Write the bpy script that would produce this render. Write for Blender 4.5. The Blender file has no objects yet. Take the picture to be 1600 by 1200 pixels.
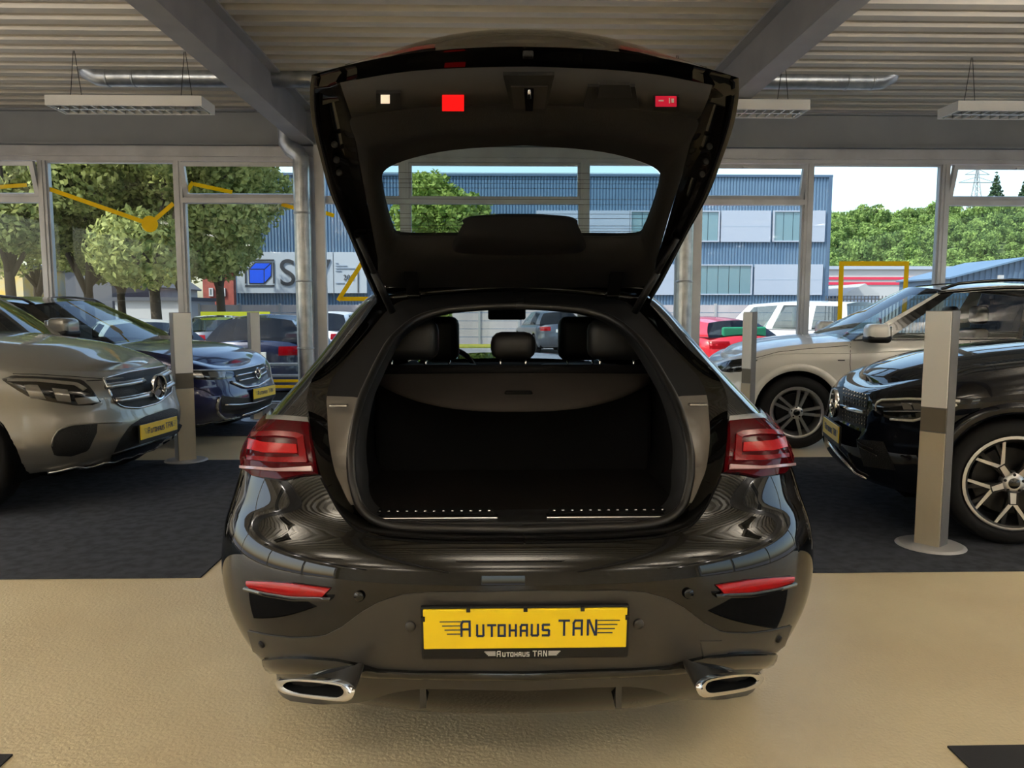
import bpy, bmesh, math, random
import numpy as np
from mathutils import Vector, Matrix
from mathutils.bvhtree import BVHTree

random.seed(7)
SC = bpy.context.scene
COL = SC.collection
R = math.radians

# ------------------------------------------------------------------ camera, sky, sun, exposure
CAM = Vector((0.0, 0.0, 1.39))
YAW, PITCH, FPX = R(1.33), R(5.52), 1200.0
cd = bpy.data.cameras.new('camera')
cd.sensor_width = 36.0
cd.lens = 36.0 * FPX / 1600.0
cd.clip_end = 2000
cam = bpy.data.objects.new('camera', cd)
COL.objects.link(cam)
cam.location = CAM
cam.rotation_euler = (math.pi / 2 - PITCH, 0, -YAW)
SC.camera = cam

SUN_EL, SUN_AZ = R(50), R(238)          # azimuth measured from +y clockwise: the sun stands behind the hall
w = bpy.data.worlds.new('sky')
SC.world = w
w.use_nodes = True
wn = w.node_tree
bg = wn.nodes['Background']
sky = wn.nodes.new('ShaderNodeTexSky')
sky.sky_type = 'NISHITA'
sky.sun_disc = False
sky.sun_elevation = SUN_EL
sky.sun_rotation = SUN_AZ
sky.air_density = 1.2
sky.dust_density = 2.5
sky.ozone_density = 1.0
wn.links.new(sky.outputs[0], bg.inputs[0])
bg.inputs[1].default_value = 0.15
sl = bpy.data.lights.new('sun', 'SUN')
sl.energy = 1.9
sl.angle = R(0.6)
sl.color = (1.0, 0.95, 0.86)
so = bpy.data.objects.new('sun', sl)
COL.objects.link(so)
sdir = Vector((math.sin(SUN_AZ) * math.cos(SUN_EL), math.cos(SUN_AZ) * math.cos(SUN_EL), math.sin(SUN_EL)))
so.rotation_euler = (-sdir).to_track_quat('-Z', 'Y').to_euler()
so.location = (20, -20, 40)
vs = SC.view_settings
vs.view_transform = 'Standard'
vs.look = 'None'
vs.gamma = 1
vs.use_curve_mapping = False
vs.exposure = 1.5

# ------------------------------------------------------------------ picture to place
FW = Vector((math.sin(YAW) * math.cos(PITCH), math.cos(YAW) * math.cos(PITCH), -math.sin(PITCH)))
RT = Vector((math.cos(YAW), -math.sin(YAW), 0))
UP = Vector((math.sin(YAW) * math.sin(PITCH), math.cos(YAW) * math.sin(PITCH), math.cos(PITCH)))

def ray(u, v):
    return FW + RT * ((u - 800.0) / FPX) + UP * ((600.0 - v) / FPX)

def at(u, v, Y):
    d = ray(u, v)
    return CAM + d * (Y / d.y)

def gnd(u, v, z=0.0):
    d = ray(u, v)
    return CAM + d * ((z - CAM.z) / d.z)

# ------------------------------------------------------------------ materials
def hx(r, g, b):
    f = lambda c: (c / 255 / 12.92) if c / 255 <= 0.04045 else ((c / 255 + 0.055) / 1.055) ** 2.4
    return (f(r), f(g), f(b), 1.0)

MATS = {}

def mat(name, col=(0.5, 0.5, 0.5, 1), rough=0.5, metal=0.0, coat=0.0, emit=None, estr=0.0, bump=None, var=None,
        spec=0.5, stretch=None, trans=0.0, flake=False):
    m = bpy.data.materials.new(name)
    m.use_nodes = True
    nt = m.node_tree
    b = nt.nodes['Principled BSDF']
    b.inputs['Base Color'].default_value = col
    b.inputs['Roughness'].default_value = rough
    b.inputs['Metallic'].default_value = metal
    b.inputs['Coat Weight'].default_value = coat
    b.inputs['Coat Roughness'].default_value = 0.02
    b.inputs['Specular IOR Level'].default_value = spec
    if trans:
        b.inputs['Transmission Weight'].default_value = trans
    if emit:
        b.inputs['Emission Color'].default_value = emit
        b.inputs['Emission Strength'].default_value = estr
    if bump or var:
        tc = nt.nodes.new('ShaderNodeTexCoord')
        src = tc.outputs['Object']
        if stretch:
            mp = nt.nodes.new('ShaderNodeMapping')
            mp.inputs['Scale'].default_value = stretch
            nt.links.new(src, mp.inputs[0])
            src = mp.outputs[0]
    if bump:
        n = nt.nodes.new('ShaderNodeTexNoise')
        n.inputs['Scale'].default_value = bump[0]
        n.inputs['Detail'].default_value = 3
        nt.links.new(src, n.inputs['Vector'])
        bp = nt.nodes.new('ShaderNodeBump')
        bp.inputs['Strength'].default_value = bump[1]
        bp.inputs['Distance'].default_value = bump[2] if len(bump) > 2 else 0.01
        nt.links.new(n.outputs[0], bp.inputs['Height'])
        nt.links.new(bp.outputs[0], b.inputs['Normal'])
    if var:
        n = nt.nodes.new('ShaderNodeTexNoise')
        n.inputs['Scale'].default_value = var[0]
        n.inputs['Detail'].default_value = 5
        nt.links.new(src, n.inputs['Vector'])
        mx = nt.nodes.new('ShaderNodeMixRGB')
        mx.inputs[1].default_value = col
        mx.inputs[2].default_value = var[1]
        rp = nt.nodes.new('ShaderNodeValToRGB')
        rp.color_ramp.elements[0].position = 0.38
        rp.color_ramp.elements[1].position = 0.64
        nt.links.new(n.outputs[0], rp.inputs[0])
        nt.links.new(rp.outputs[0], mx.inputs[0])
        nt.links.new(mx.outputs[0], b.inputs['Base Color'])
    MATS[name] = m
    return m

def glass(name, tint=(0.92, 0.96, 0.95, 1), refl=1.0, ior=1.45, rough=0.0):
    """thin pane: light passes straight through, the surface mirrors by Fresnel"""
    m = bpy.data.materials.new(name)
    m.use_nodes = True
    nt = m.node_tree
    nt.nodes.clear()
    o = nt.nodes.new('ShaderNodeOutputMaterial')
    t = nt.nodes.new('ShaderNodeBsdfTransparent')
    t.inputs[0].default_value = tint
    g = nt.nodes.new('ShaderNodeBsdfGlossy')
    g.inputs['Roughness'].default_value = rough
    g.inputs[0].default_value = (refl, refl, refl, 1)
    f = nt.nodes.new('ShaderNodeFresnel')
    ge = nt.nodes.new('ShaderNodeNewGeometry')      # a thin pane mirrors alike from either face
    mr = nt.nodes.new('ShaderNodeMapRange')
    mr.inputs[3].default_value = ior
    mr.inputs[4].default_value = 1.0 / ior
    nt.links.new(ge.outputs['Backfacing'], mr.inputs[0])
    nt.links.new(mr.outputs[0], f.inputs[0])
    mx = nt.nodes.new('ShaderNodeMixShader')
    nt.links.new(f.outputs[0], mx.inputs[0])
    nt.links.new(t.outputs[0], mx.inputs[1])
    nt.links.new(g.outputs[0], mx.inputs[2])
    nt.links.new(mx.outputs[0], o.inputs[0])
    MATS[name] = m
    return m

M = MATS
mat('floor', hx(224, 208, 172), 0.34, bump=(72, 0.9, 0.0035), var=(1.6, hx(216, 198, 162)), spec=0.5)
mat('carpet', hx(74, 77, 84), 0.95, bump=(150, 0.25, 0.003), var=(14, hx(60, 63, 69)), spec=0.1)
mat('mat_black', hx(40, 40, 43), 0.8, bump=(200, 0.4, 0.003))
mat('deck', hx(198, 192, 180), 0.55, var=(0.7, hx(186, 180, 168)))
mat('beam', hx(158, 157, 158), 0.5, var=(2.2, hx(146, 145, 146)))
mat('facade_beam', hx(140, 142, 143), 0.5, var=(1.2, hx(130, 132, 134)))
mat('alu', hx(196, 196, 196), 0.42, metal=0.35, var=(3, hx(180, 180, 180)))
mat('alu_dark', hx(70, 70, 72), 0.5)
mat('zinc', hx(186, 190, 192), 0.32, metal=0.85, var=(9, hx(158, 162, 166)))
mat('lamp_white', hx(226, 226, 224), 0.45)
mat('louvre', hx(215, 216, 214), 0.25, metal=0.6)
mat('wire', hx(60, 58, 55), 0.5, metal=0.6)
mat('wall_white', hx(216, 212, 202), 0.7, var=(2, hx(206, 202, 192)))
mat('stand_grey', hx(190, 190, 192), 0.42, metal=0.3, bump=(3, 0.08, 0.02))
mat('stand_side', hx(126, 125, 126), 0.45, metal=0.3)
mat('stand_panel', hx(232, 232, 230), 0.16, coat=0.6, bump=(5, 0.25, 0.02))
mat('stand_beige', hx(196, 186, 164), 0.25, coat=0.3)
mat('stand_gap', hx(110, 104, 92), 0.4)
mat('yellow', hx(255, 206, 16), 0.45)
_nt = MATS['yellow'].node_tree                      # thin vinyl lets daylight through
_tr = _nt.nodes.new('ShaderNodeBsdfTranslucent')
_tr.inputs[0].default_value = hx(255, 222, 40)
_mx = _nt.nodes.new('ShaderNodeMixShader')
_mx.inputs[0].default_value = 0.7
_nt.links.new(_nt.nodes['Principled BSDF'].outputs[0], _mx.inputs[1])
_nt.links.new(_tr.outputs[0], _mx.inputs[2])
_nt.links.new(_mx.outputs[0], _nt.nodes['Material Output'].inputs[0])
mat('plate_yellow', hx(248, 214, 20), 0.35, coat=0.3)
mat('plate_ink', hx(22, 40, 84), 0.4)
mat('plate_white', hx(215, 215, 212), 0.4)
mat('chrome', hx(225, 226, 228), 0.07, metal=1.0)
mat('satin_chrome', hx(200, 200, 202), 0.25, metal=1.0)
mat('rubber', hx(22, 22, 23), 0.75, bump=(60, 0.1, 0.004), spec=0.3)
mat('rim_silver', hx(196, 197, 200), 0.28, metal=0.85)
mat('rim_dark', hx(26, 26, 28), 0.35, metal=0.4)
mat('black_plastic', hx(17, 17, 18), 0.55, spec=0.35)
mat('black_gloss', hx(8, 8, 9), 0.12, coat=0.5)
mat('mesh_black', hx(12, 12, 13), 0.45, bump=(140, 0.9, 0.006))
mat('under', hx(12, 12, 12), 0.9, spec=0.1)
mat('paint_black', (0.003, 0.0029, 0.0028, 1), 0.4, coat=1.0, spec=0.0)
mat('paint_obsidian', (0.003, 0.004, 0.008, 1), 0.4, coat=1.0, spec=0.0)
mat('paint_silver', hx(142, 139, 133), 0.34, metal=0.65, coat=1.0)
mat('paint_blue', hx(14, 20, 70), 0.3, metal=0.5, coat=1.0)
mat('paint_white', hx(222, 220, 213), 0.32, coat=1.0)
mat('paint_vanwhite', hx(226, 228, 230), 0.35, coat=0.8)
mat('paint_red', hx(190, 26, 40), 0.35, coat=0.8)
mat('paint_grey', hx(70, 76, 86), 0.3, metal=0.4, coat=1.0)
mat('paint_navy', hx(20, 28, 58), 0.3, metal=0.3, coat=1.0)
mat('satin_grey', hx(50, 48, 45), 0.33, coat=0.0, spec=0.6)
mat('satin_trim', hx(104, 98, 90), 0.36, spec=0.6)
mat('seal', hx(26, 25, 25), 0.42)
mat('boot_cloth', hx(24, 21, 19), 0.95, bump=(300, 0.4, 0.003), spec=0.1)
mat('boot_dark', hx(14, 13, 13), 0.8, spec=0.2)
mat('leather', hx(22, 22, 23), 0.5, bump=(180, 0.15, 0.002))
mat('leather_grey', hx(120, 118, 116), 0.5)
mat('cover_cloth', hx(50, 45, 41), 0.8, bump=(260, 0.2, 0.002), spec=0.2)
mat('lid_trim', hx(17, 16, 16), 0.7, bump=(240, 0.25, 0.002), spec=0.3)
mat('lid_panel', hx(33, 31, 29), 0.6, spec=0.3)
mat('lamp_red', hx(126, 3, 11), 0.15, coat=0.2, spec=0.1)
mat('lamp_red_dark', hx(74, 2, 8), 0.2, coat=0.3, spec=0.0)
mat('lamp_red_bright', hx(184, 8, 15), 0.2, coat=0.15, spec=0.1)
mat('lamp_clear', hx(176, 136, 140), 0.2, coat=0.5)
mat('reflector', hx(168, 12, 16), 0.25, coat=0.4, spec=0.2)
mat('lid_red_lit', hx(240, 20, 20), 0.3, emit=(1, 0.01, 0.01, 1), estr=0.26)
mat('lid_red_soft', hx(190, 20, 40), 0.3, emit=(0.8, 0.02, 0.07, 1), estr=0.12)
mat('lid_white_lit', hx(250, 235, 210), 0.3, emit=(1, 0.85, 0.65, 1), estr=0.22)
mat('headlamp_dark', hx(46, 45, 44), 0.12, metal=0.5, coat=1.0)
mat('headlamp_clear', hx(150, 146, 140), 0.12, metal=0.5, coat=1.0)
mat('daylight_white', hx(226, 222, 212), 0.25, coat=0.8)
glass('pane', (0.93, 0.97, 0.97, 1), refl=0.3)
glass('car_glass', (0.62, 0.70, 0.70, 1), ior=1.5)
glass('privacy_glass', (0.06, 0.065, 0.07, 1), ior=1.4, refl=0.7)
glass('rear_glass', (0.60, 0.70, 0.72, 1), refl=0.6, ior=1.3)
glass('lens', (0.75, 0.75, 0.75, 1), ior=1.5)

# ------------------------------------------------------------------ object helpers
def tag(o, label=None, cat=None, group=None, kind=None):
    if label: o['label'] = label
    if cat: o['category'] = cat
    if group: o['group'] = group
    if kind: o['kind'] = kind
    return o

def empty(name, loc=(0, 0, 0), rz=0.0, label=None, cat=None, group=None):
    o = bpy.data.objects.new(name, None)
    COL.objects.link(o)
    o.empty_display_size = 0.1
    o.location = loc
    o.rotation_euler = (0, 0, rz)
    return tag(o, label, cat, group)

def mworld(o):
    m = Matrix.LocRotScale(o.location, o.rotation_euler, o.scale)
    if o.parent:
        return mworld(o.parent) @ o.matrix_parent_inverse @ m
    return m

def fin(name, me, m=None, parent=None, world=False, smooth=True):
    o = bpy.data.objects.new(name, me)
    COL.objects.link(o)
    if m is not None and len(me.materials) == 0:
        me.materials.append(M[m] if isinstance(m, str) else m)
    if parent is not None:
        o.parent = parent
        if world:
            o.matrix_parent_inverse = mworld(parent).inverted()
    if smooth:
        me.polygons.foreach_set('use_smooth', [True] * len(me.polygons))
    return o

def add_mesh(name, V, F, m, parent=None, world=False, smooth=True, sharp=None):
    me = bpy.data.meshes.new(name)
    me.from_pydata([tuple(v) for v in V], [], F)
    me.validate()
    me.update()
    o = fin(name, me, m, parent, world, smooth)
    if sharp and smooth:
        me.set_sharp_from_angle(angle=R(sharp))
    return o

class MB:
    def __init__(s):
        s.V, s.F = [], []
    def add(s, V, F):
        k = len(s.V)
        s.V += [Vector(v) for v in V]
        s.F += [tuple(i + k for i in f) for f in F]
        return s
    def box(s, x0, x1, y0, y1, z0, z1):
        V = [(x0, y0, z0), (x1, y0, z0), (x1, y1, z0), (x0, y1, z0), (x0, y0, z1), (x1, y0, z1), (x1, y1, z1), (x0, y1, z1)]
        return s.add(V, [(3, 2, 1, 0), (4, 5, 6, 7), (0, 1, 5, 4), (1, 2, 6, 5), (2, 3, 7, 6), (3, 0, 4, 7)])
    def rbox(s, x0, x1, y0, y1, z0, z1, b=0.01, seg=2):
        bm = bmesh.new()
        bmesh.ops.create_cube(bm, size=1)
        for v in bm.verts:
            v.co = Vector(((x0 + x1) / 2 + v.co.x * (x1 - x0), (y0 + y1) / 2 + v.co.y * (y1 - y0), (z0 + z1) / 2 + v.co.z * (z1 - z0)))
        bmesh.ops.bevel(bm, geom=bm.edges[:], offset=b, segments=seg, affect='EDGES', profile=0.5)
        bm.verts.index_update()
        s.add([v.co.copy() for v in bm.verts], [tuple(v.index for v in f.verts) for f in bm.faces])
        bm.free()
        return s
    def grid(s, P, closed=False, flip=False):
        """P[i][j] points"""
        n, m = len(P), len(P[0])
        V = [p for r in P for p in r]
        F = []
        for i in range(n - 1):
            for j in range(m if closed else m - 1):
                j2 = (j + 1) % m
                f = (i * m + j, i * m + j2, (i + 1) * m + j2, (i + 1) * m + j)
                F.append(f[::-1] if flip else f)
        return s.add(V, F)
    def tube(s, pts, r, n=8, cap=True):
        pts = [Vector(p) for p in pts]
        rings = []
        for i, p in enumerate(pts):
            a = pts[max(i - 1, 0)]
            b = pts[min(i + 1, len(pts) - 1)]
            t = (b - a).normalized()
            ref = Vector((0, 0, 1)) if abs(t.z) < 0.9 else Vector((1, 0, 0))
            u = t.cross(ref).normalized()
            v = t.cross(u)
            rr = r[i] if isinstance(r, (list, tuple)) else r
            rings.append([p + (u * math.cos(2 * math.pi * k / n) + v * math.sin(2 * math.pi * k / n)) * rr for k in range(n)])
        k0 = len(s.V)
        s.grid(rings, closed=True)
        if cap:
            s.F.append(tuple(range(k0, k0 + n))[::-1])
            e = len(s.V)
            s.F.append(tuple(range(e - n, e)))
        return s
    def bar(s, a, b, wx, wz, upv=(0, 0, 1)):
        a, b = Vector(a), Vector(b)
        t = (b - a).normalized()
        upv = Vector(upv)
        if abs(t.dot(upv)) > 0.98:
            upv = Vector((0, 1, 0))
        u = t.cross(upv).normalized()
        v = u.cross(t)
        V = []
        for p in (a, b):
            for su, sv in ((-1, -1), (1, -1), (1, 1), (-1, 1)):
                V.append(p + u * su * wx / 2 + v * sv * wz / 2)
        return s.add(V, [(3, 2, 1, 0), (4, 5, 6, 7), (0, 1, 5, 4), (1, 2, 6, 5), (2, 3, 7, 6), (3, 0, 4, 7)])
    def lathe(s, prof, n=32, axis='z', c=(0, 0, 0)):
        """prof (r, h) open profile"""
        rings = []
        for r, h in prof:
            ring = []
            for k in range(n):
                a = 2 * math.pi * k / n
                if axis == 'z': p = (r * math.cos(a), r * math.sin(a), h)
                elif axis == 'x': p = (h, r * math.cos(a), r * math.sin(a))
                else: p = (r * math.cos(a), h, r * math.sin(a))
                ring.append(Vector(p) + Vector(c))
            rings.append(ring)
        return s.grid(rings, closed=True)
    def prism(s, poly, dvec):
        poly = [Vector(p) for p in poly]
        n = len(poly)
        d = Vector(dvec)
        F = [tuple(range(n))[::-1], tuple(range(n, 2 * n))]
        for i in range(n):
            F.append((i, (i + 1) % n, n + (i + 1) % n, n + i))
        return s.add(poly + [p + d for p in poly], F)
    def build(s, name, m, parent=None, world=False, smooth=False, sharp=None):
        return add_mesh(name, s.V, s.F, m, parent, world, smooth, sharp)

def copy_tree(o, parent=None):
    c = o.copy()
    COL.objects.link(c)
    if parent is not None:
        c.parent = parent
    for ch in list(o.children):
        copy_tree(ch, c)
    return c

def pchip(xs, ys, x):
    xs = list(xs); ys = list(ys)
    if x <= xs[0]: return ys[0]
    if x >= xs[-1]: return ys[-1]
    n = len(xs)
    i = max(k for k in range(n - 1) if xs[k] <= x)
    h = [xs[k + 1] - xs[k] for k in range(n - 1)]
    d = [(ys[k + 1] - ys[k]) / h[k] for k in range(n - 1)]
    def sl_(k):
        if k == 0: return d[0]
        if k == n - 1: return d[-1]
        if d[k - 1] * d[k] <= 0: return 0.0
        return 2 * d[k - 1] * d[k] / (d[k - 1] + d[k])
    t = (x - xs[i]) / h[i]
    m0, m1 = sl_(i), sl_(i + 1)
    return ((2 * t ** 3 - 3 * t ** 2 + 1) * ys[i] + (t ** 3 - 2 * t ** 2 + t) * h[i] * m0
            + (-2 * t ** 3 + 3 * t ** 2) * ys[i + 1] + (t ** 3 - t ** 2) * h[i] * m1)

def smooth_line(pts, n, closed=False):
    """Catmull-Rom through pts, n samples per span"""
    pts = [Vector(p) for p in pts]
    N = len(pts)
    out = []
    spans = N if closed else N - 1
    for i in range(spans):
        p0 = pts[(i - 1) % N] if closed or i > 0 else pts[0]
        p1, p2 = pts[i], pts[(i + 1) % N]
        p3 = pts[(i + 2) % N] if closed or i + 2 < N else pts[-1]
        for k in range(n):
            t = k / n
            out.append(0.5 * ((2 * p1) + (p2 - p0) * t + (2 * p0 - 5 * p1 + 4 * p2 - p3) * t * t + (3 * p1 - p0 - 3 * p2 + p3) * t ** 3))
    if not closed:
        out.append(pts[-1].copy())
    return out

def resample(pts, n):
    pts = [Vector(p) for p in pts]
    L = [0]
    for a, b in zip(pts, pts[1:]):
        L.append(L[-1] + (b - a).length)
    out = []
    for k in range(n):
        s = L[-1] * k / (n - 1)
        i = 0
        while i < len(pts) - 2 and L[i + 1] < s:
            i += 1
        seg = L[i + 1] - L[i]
        out.append(pts[i].lerp(pts[i + 1], (s - L[i]) / seg if seg > 1e-9 else 0))
    return out

def text_mesh(name, body, size, loc, rot, m, parent=None, world=False, extr=0.002, align='LEFT', sx=1.0):
    cu = bpy.data.curves.new(name, 'FONT')
    cu.body = body
    cu.size = size
    cu.extrude = extr
    cu.align_x = align
    t = bpy.data.objects.new(name, cu)
    COL.objects.link(t)
    dg = bpy.context.evaluated_depsgraph_get()
    me = bpy.data.meshes.new_from_object(t.evaluated_get(dg))
    bpy.data.objects.remove(t)
    mx = Matrix.LocRotScale(Vector(loc), rot, Vector((sx, 1, 1)))
    me.transform(mx)
    me.materials.clear()
    return fin(name, me, m, parent, world, smooth=False)

# ------------------------------------------------------------------ the hall
D = 10.2                                    # inner face of the front glazing
HC = 3.93                                   # underside of the roof deck
XL, XR, YB = -11.0, 11.0, -10.0

def struct(o):
    o['kind'] = 'structure'
    return o

b = MB()
b.box(XL - 0.3, XR + 0.3, YB - 0.3, D + 0.1, -0.2, 0.0)
struct(b.build('floor', 'floor'))

# trapezoidal roof deck, ribs across the hall
b = MB()
PIT = 0.26
prof = []
y = YB - 0.3
while y < D + 0.2:
    prof += [(y, HC), (y + 0.115, HC), (y + 0.140, HC + 0.075), (y + 0.235, HC + 0.075)]
    y += PIT
P = [[Vector((x, yy, zz)) for (yy, zz) in prof] for x in (XL - 0.3, XR + 0.3)]
b.grid(P)
b.box(XL - 0.3, XR + 0.3, YB - 0.3, D + 0.6, HC + 0.09, HC + 0.30)
struct(b.build('ceiling', 'deck'))

# steel beams down the length of the hall
def ibeam(mb, x, y0, y1, z0, z1, fw, tf=0.022, tw=0.014):
    mb.box(x - fw / 2, x + fw / 2, y0, y1, z0, z0 + tf)
    mb.box(x - fw / 2, x + fw / 2, y0, y1, z1 - tf, z1)
    mb.box(x - tw / 2, x + tw / 2, y0, y1, z0 + tf, z1 - tf)

BZ = 3.47
XCL, XCR = at(483, 250, D).x, at(1064, 250, D).x
for i, x in enumerate((XCL, XCR, XCL - 5.6, XCR + 5.6)):
    b = MB()
    ibeam(b, x, YB, D - 0.12, BZ, HC, 0.21)
    struct(b.build('trim_%d' % (i + 1), 'beam'))
# edge beam above the glazing (channel: web with flanges)
b = MB()
b.box(XL, XR, D - 0.10, D - 0.08, BZ, HC - 0.02)
b.box(XL, XR, D - 0.17, D - 0.08, BZ, BZ + 0.02)
b.box(XL, XR, D - 0.17, D - 0.08, HC - 0.05, HC - 0.03)
struct(b.build('trim_5', 'facade_beam'))

# side and back walls with wide window bands
def holed_wall(name, axis, c0, c1, a0, a1, z0, z1, holes):
    mb = MB()
    def bx(p0, p1, q0, q1):
        if axis == 'x': mb.box(c0, c1, p0, p1, q0, q1)
        else: mb.box(p0, p1, c0, c1, q0, q1)
    hz0, hz1 = holes[0][2], holes[0][3]
    bx(a0, a1, z0, hz0)
    bx(a0, a1, hz1, z1)
    p = a0
    for h in holes:
        bx(p, h[0], hz0, hz1)
        p = h[1]
    bx(p, a1, hz0, hz1)
    return struct(mb.build(name, 'wall_white'))
sideh = [(yy, yy + 4.6, 0.15, 3.6) for yy in (-9.5, -4.8, -0.1, 4.6)]
holed_wall('wall_left', 'x', XL - 0.3, XL, YB, D, 0, HC, sideh)
holed_wall('wall_right', 'x', XR, XR + 0.3, YB, D, 0, HC, sideh)
holed_wall('wall_back', 'y', YB - 0.3, YB, XL - 0.3, XR + 0.3, 0, HC, [(xx, xx + 1.6, 0.2, 2.6) for xx in (-0.9,)])

# ---- front glazing, bay by bay
VT = {}
MUL = [at(px, 330, D).x for px in (-330, -140, 72, 283)] + [XCL + 0.02] + [at(px, 330, D).x for px in (634, 912)] + [XCR + 0.02] + \
      [at(px, 330, D).x for px in (1260, 1472, 1690, 1880)]
ZTOP = at(300, 253, D).z
ZTR0, ZTR1 = at(380, 318, D).z, at(380, 299, D).z
ZSILL = 0.16
fm = MB()
fm.box(XL, XR, D - 0.06, D + 0.06, ZTOP, BZ + 0.01)
fm.box(XL, XR, D - 0.09, D - 0.05, ZTOP + 0.055, ZTOP + 0.075)
struct(fm.build('trim_6', 'alu'))
fm = MB()
fm.box(XL, XR, D - 0.08, D + 0.08, 0.0, ZSILL)
struct(fm.build('trim_7', 'alu'))
for i, x in enumerate(MUL):
    mm = MB()
    mm.box(x - 0.05, x + 0.05, D - 0.06, D + 0.06, ZSILL, ZTOP)
    mm.box(x - 0.014, x + 0.014, D - 0.072, D - 0.06, ZSILL, ZTOP)
    struct(mm.build('trim_%d' % (8 + i), 'alu'))
kinds = ['full', 'tilt', 'full', 'tilt', 'trans', 'trans', 'full', 'tilt', 'full', 'tilt', 'full']
SASH = {}
def frame_ring(mb, x0, x1, z0, z1, t, y0, y1):
    mb.box(x0, x1, y0, y1, z0, z0 + t)
    mb.box(x0, x1, y0, y1, z1 - t, z1)
    mb.box(x0, x0 + t, y0, y1, z0 + t, z1 - t)
    mb.box(x1 - t, x1, y0, y1, z0 + t, z1 - t)
for i, kd in enumerate([k for k in kinds]):
    x0, x1 = MUL[i] + 0.05, MUL[i + 1] - 0.05
    root = empty('window_%d' % (i + 1), ((x0 + x1) / 2, D, ZSILL))
    root['kind'] = 'structure'
    if kd == 'full':
        f = MB(); frame_ring(f, x0, x1, ZSILL, ZTOP, 0.022, D - 0.035, D + 0.035)
        f.build('window_frame', 'alu', root, True)
        g = MB(); g.box(x0 + 0.02, x1 - 0.02, D - 0.004, D + 0.004, ZSILL + 0.02, ZTOP - 0.02)
        g.build('pane', 'pane', root, True)
    else:
        f = MB(); frame_ring(f, x0, x1, ZSILL, ZTR0 + 0.03, 0.022, D - 0.035, D + 0.035)
        f.box(x0, x1, D - 0.06, D + 0.05, ZTR0, ZTR0 + 0.065)
        f.build('window_frame', 'alu', root, True)
        g = MB(); g.box(x0 + 0.02, x1 - 0.02, D - 0.004, D + 0.004, ZSILL + 0.02, ZTR0)
        g.build('pane', 'pane', root, True)
        # upper light; hung from the top in the tilt bays, its foot swung into the hall
        zs0, zs1 = ZTR0 + 0.068, ZTOP - 0.004
        tilt = R(15) if kd == 'tilt' else 0
        piv = Vector((0, D, zs0))
        rot = Matrix.Translation(piv) @ Matrix.Rotation(tilt, 4, 'X') @ Matrix.Translation(-piv)
        f = MB(); frame_ring(f, x0 + 0.004, x1 - 0.004, zs0, zs1, 0.055 if kd == 'tilt' else 0.03, D - 0.03, D + 0.03)
        if kd == 'tilt':
            f.box((x0 + x1) / 2 - 0.08, (x0 + x1) / 2 + 0.08, D - 0.06, D - 0.03, zs1 - 0.045, zs1 - 0.025)
        f.V = [rot @ v for v in f.V]
        s_ = f.build('sash', 'alu', root, True)
        g = MB(); g.box(x0 + 0.04, x1 - 0.04, D - 0.004, D + 0.004, zs0 + 0.03, zs1 - 0.03)
        g.V = [rot @ v for v in g.V]
        g.build('pane', 'pane', s_, True)
        SASH[i] = rot

# yellow vinyl line drawn across the panes
def vinyl(px, wd, label, closed_circle=None):
    mb = MB()
    pts = [at(u, v, D - 0.012) for u, v in px]
    for k, (a, b_) in enumerate(zip(pts, pts[1:])):
        d_ = (b_ - a).normalized() * wd * 0.5
        if k % 2 == 0:
            ex = d_ if len(pts) > 2 else d_ * 0
        else:
            ex = -d_
        if closed_circle:
            c0 = at(*closed_circle[:2], D - 0.012)
            a = a + (a - c0).normalized() * -0.0 if (a - c0).length > .02 else a + (b_ - a).normalized() * closed_circle[2]
            b_ = b_ if (b_ - c0).length > .02 else b_ + (a - b_).normalized() * closed_circle[2]
            ex = d_ * 0
        mb.bar(a - ex, b_ + ex, 0.004, wd, upv=(b_ - a).cross(Vector((0, 1, 0))).normalized())
    if closed_circle:
        c = at(*closed_circle[:2], D - 0.013)
        mb.lathe([(0.0, -0.003), (closed_circle[2], -0.003), (closed_circle[2], 0.003), (0.0, 0.003)], 32, 'y', c)
    o = mb.build('window_sticker', 'yellow')
    tag(o, label, 'sticker', 'yellow stickers on the panes')
vinyl([(76, 295), (234, 350), (271, 318)], 0.055, 'yellow line sticker with a round dot on the tall pane', (234, 350, 0.105))
vinyl([(0, 292), (42, 289)], 0.05, 'short level yellow stripe sticker on a tilted window, apart from the dotted line')
vinyl([(289, 304), (300, 287), (366, 301)], 0.05, 'bent yellow line sticker high up above the blue cube sign')
vinyl([(440, 319), (470, 328)], 0.05, 'short slanting yellow stripe sticker just below the tilted window beside the column')
vinyl([(503, 331), (522, 337)], 0.05, 'short slanting yellow stripe sticker behind the raised tailgate')
vinyl([(575, 396), (530, 467), (590, 467)], 0.055, 'yellow triangle outline sticker over the number 200')
vinyl([(1312, 497), (1315, 412), (1417, 412), (1412, 497)], 0.062, 'yellow open rectangle sticker in front of the wooded hill')

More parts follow.
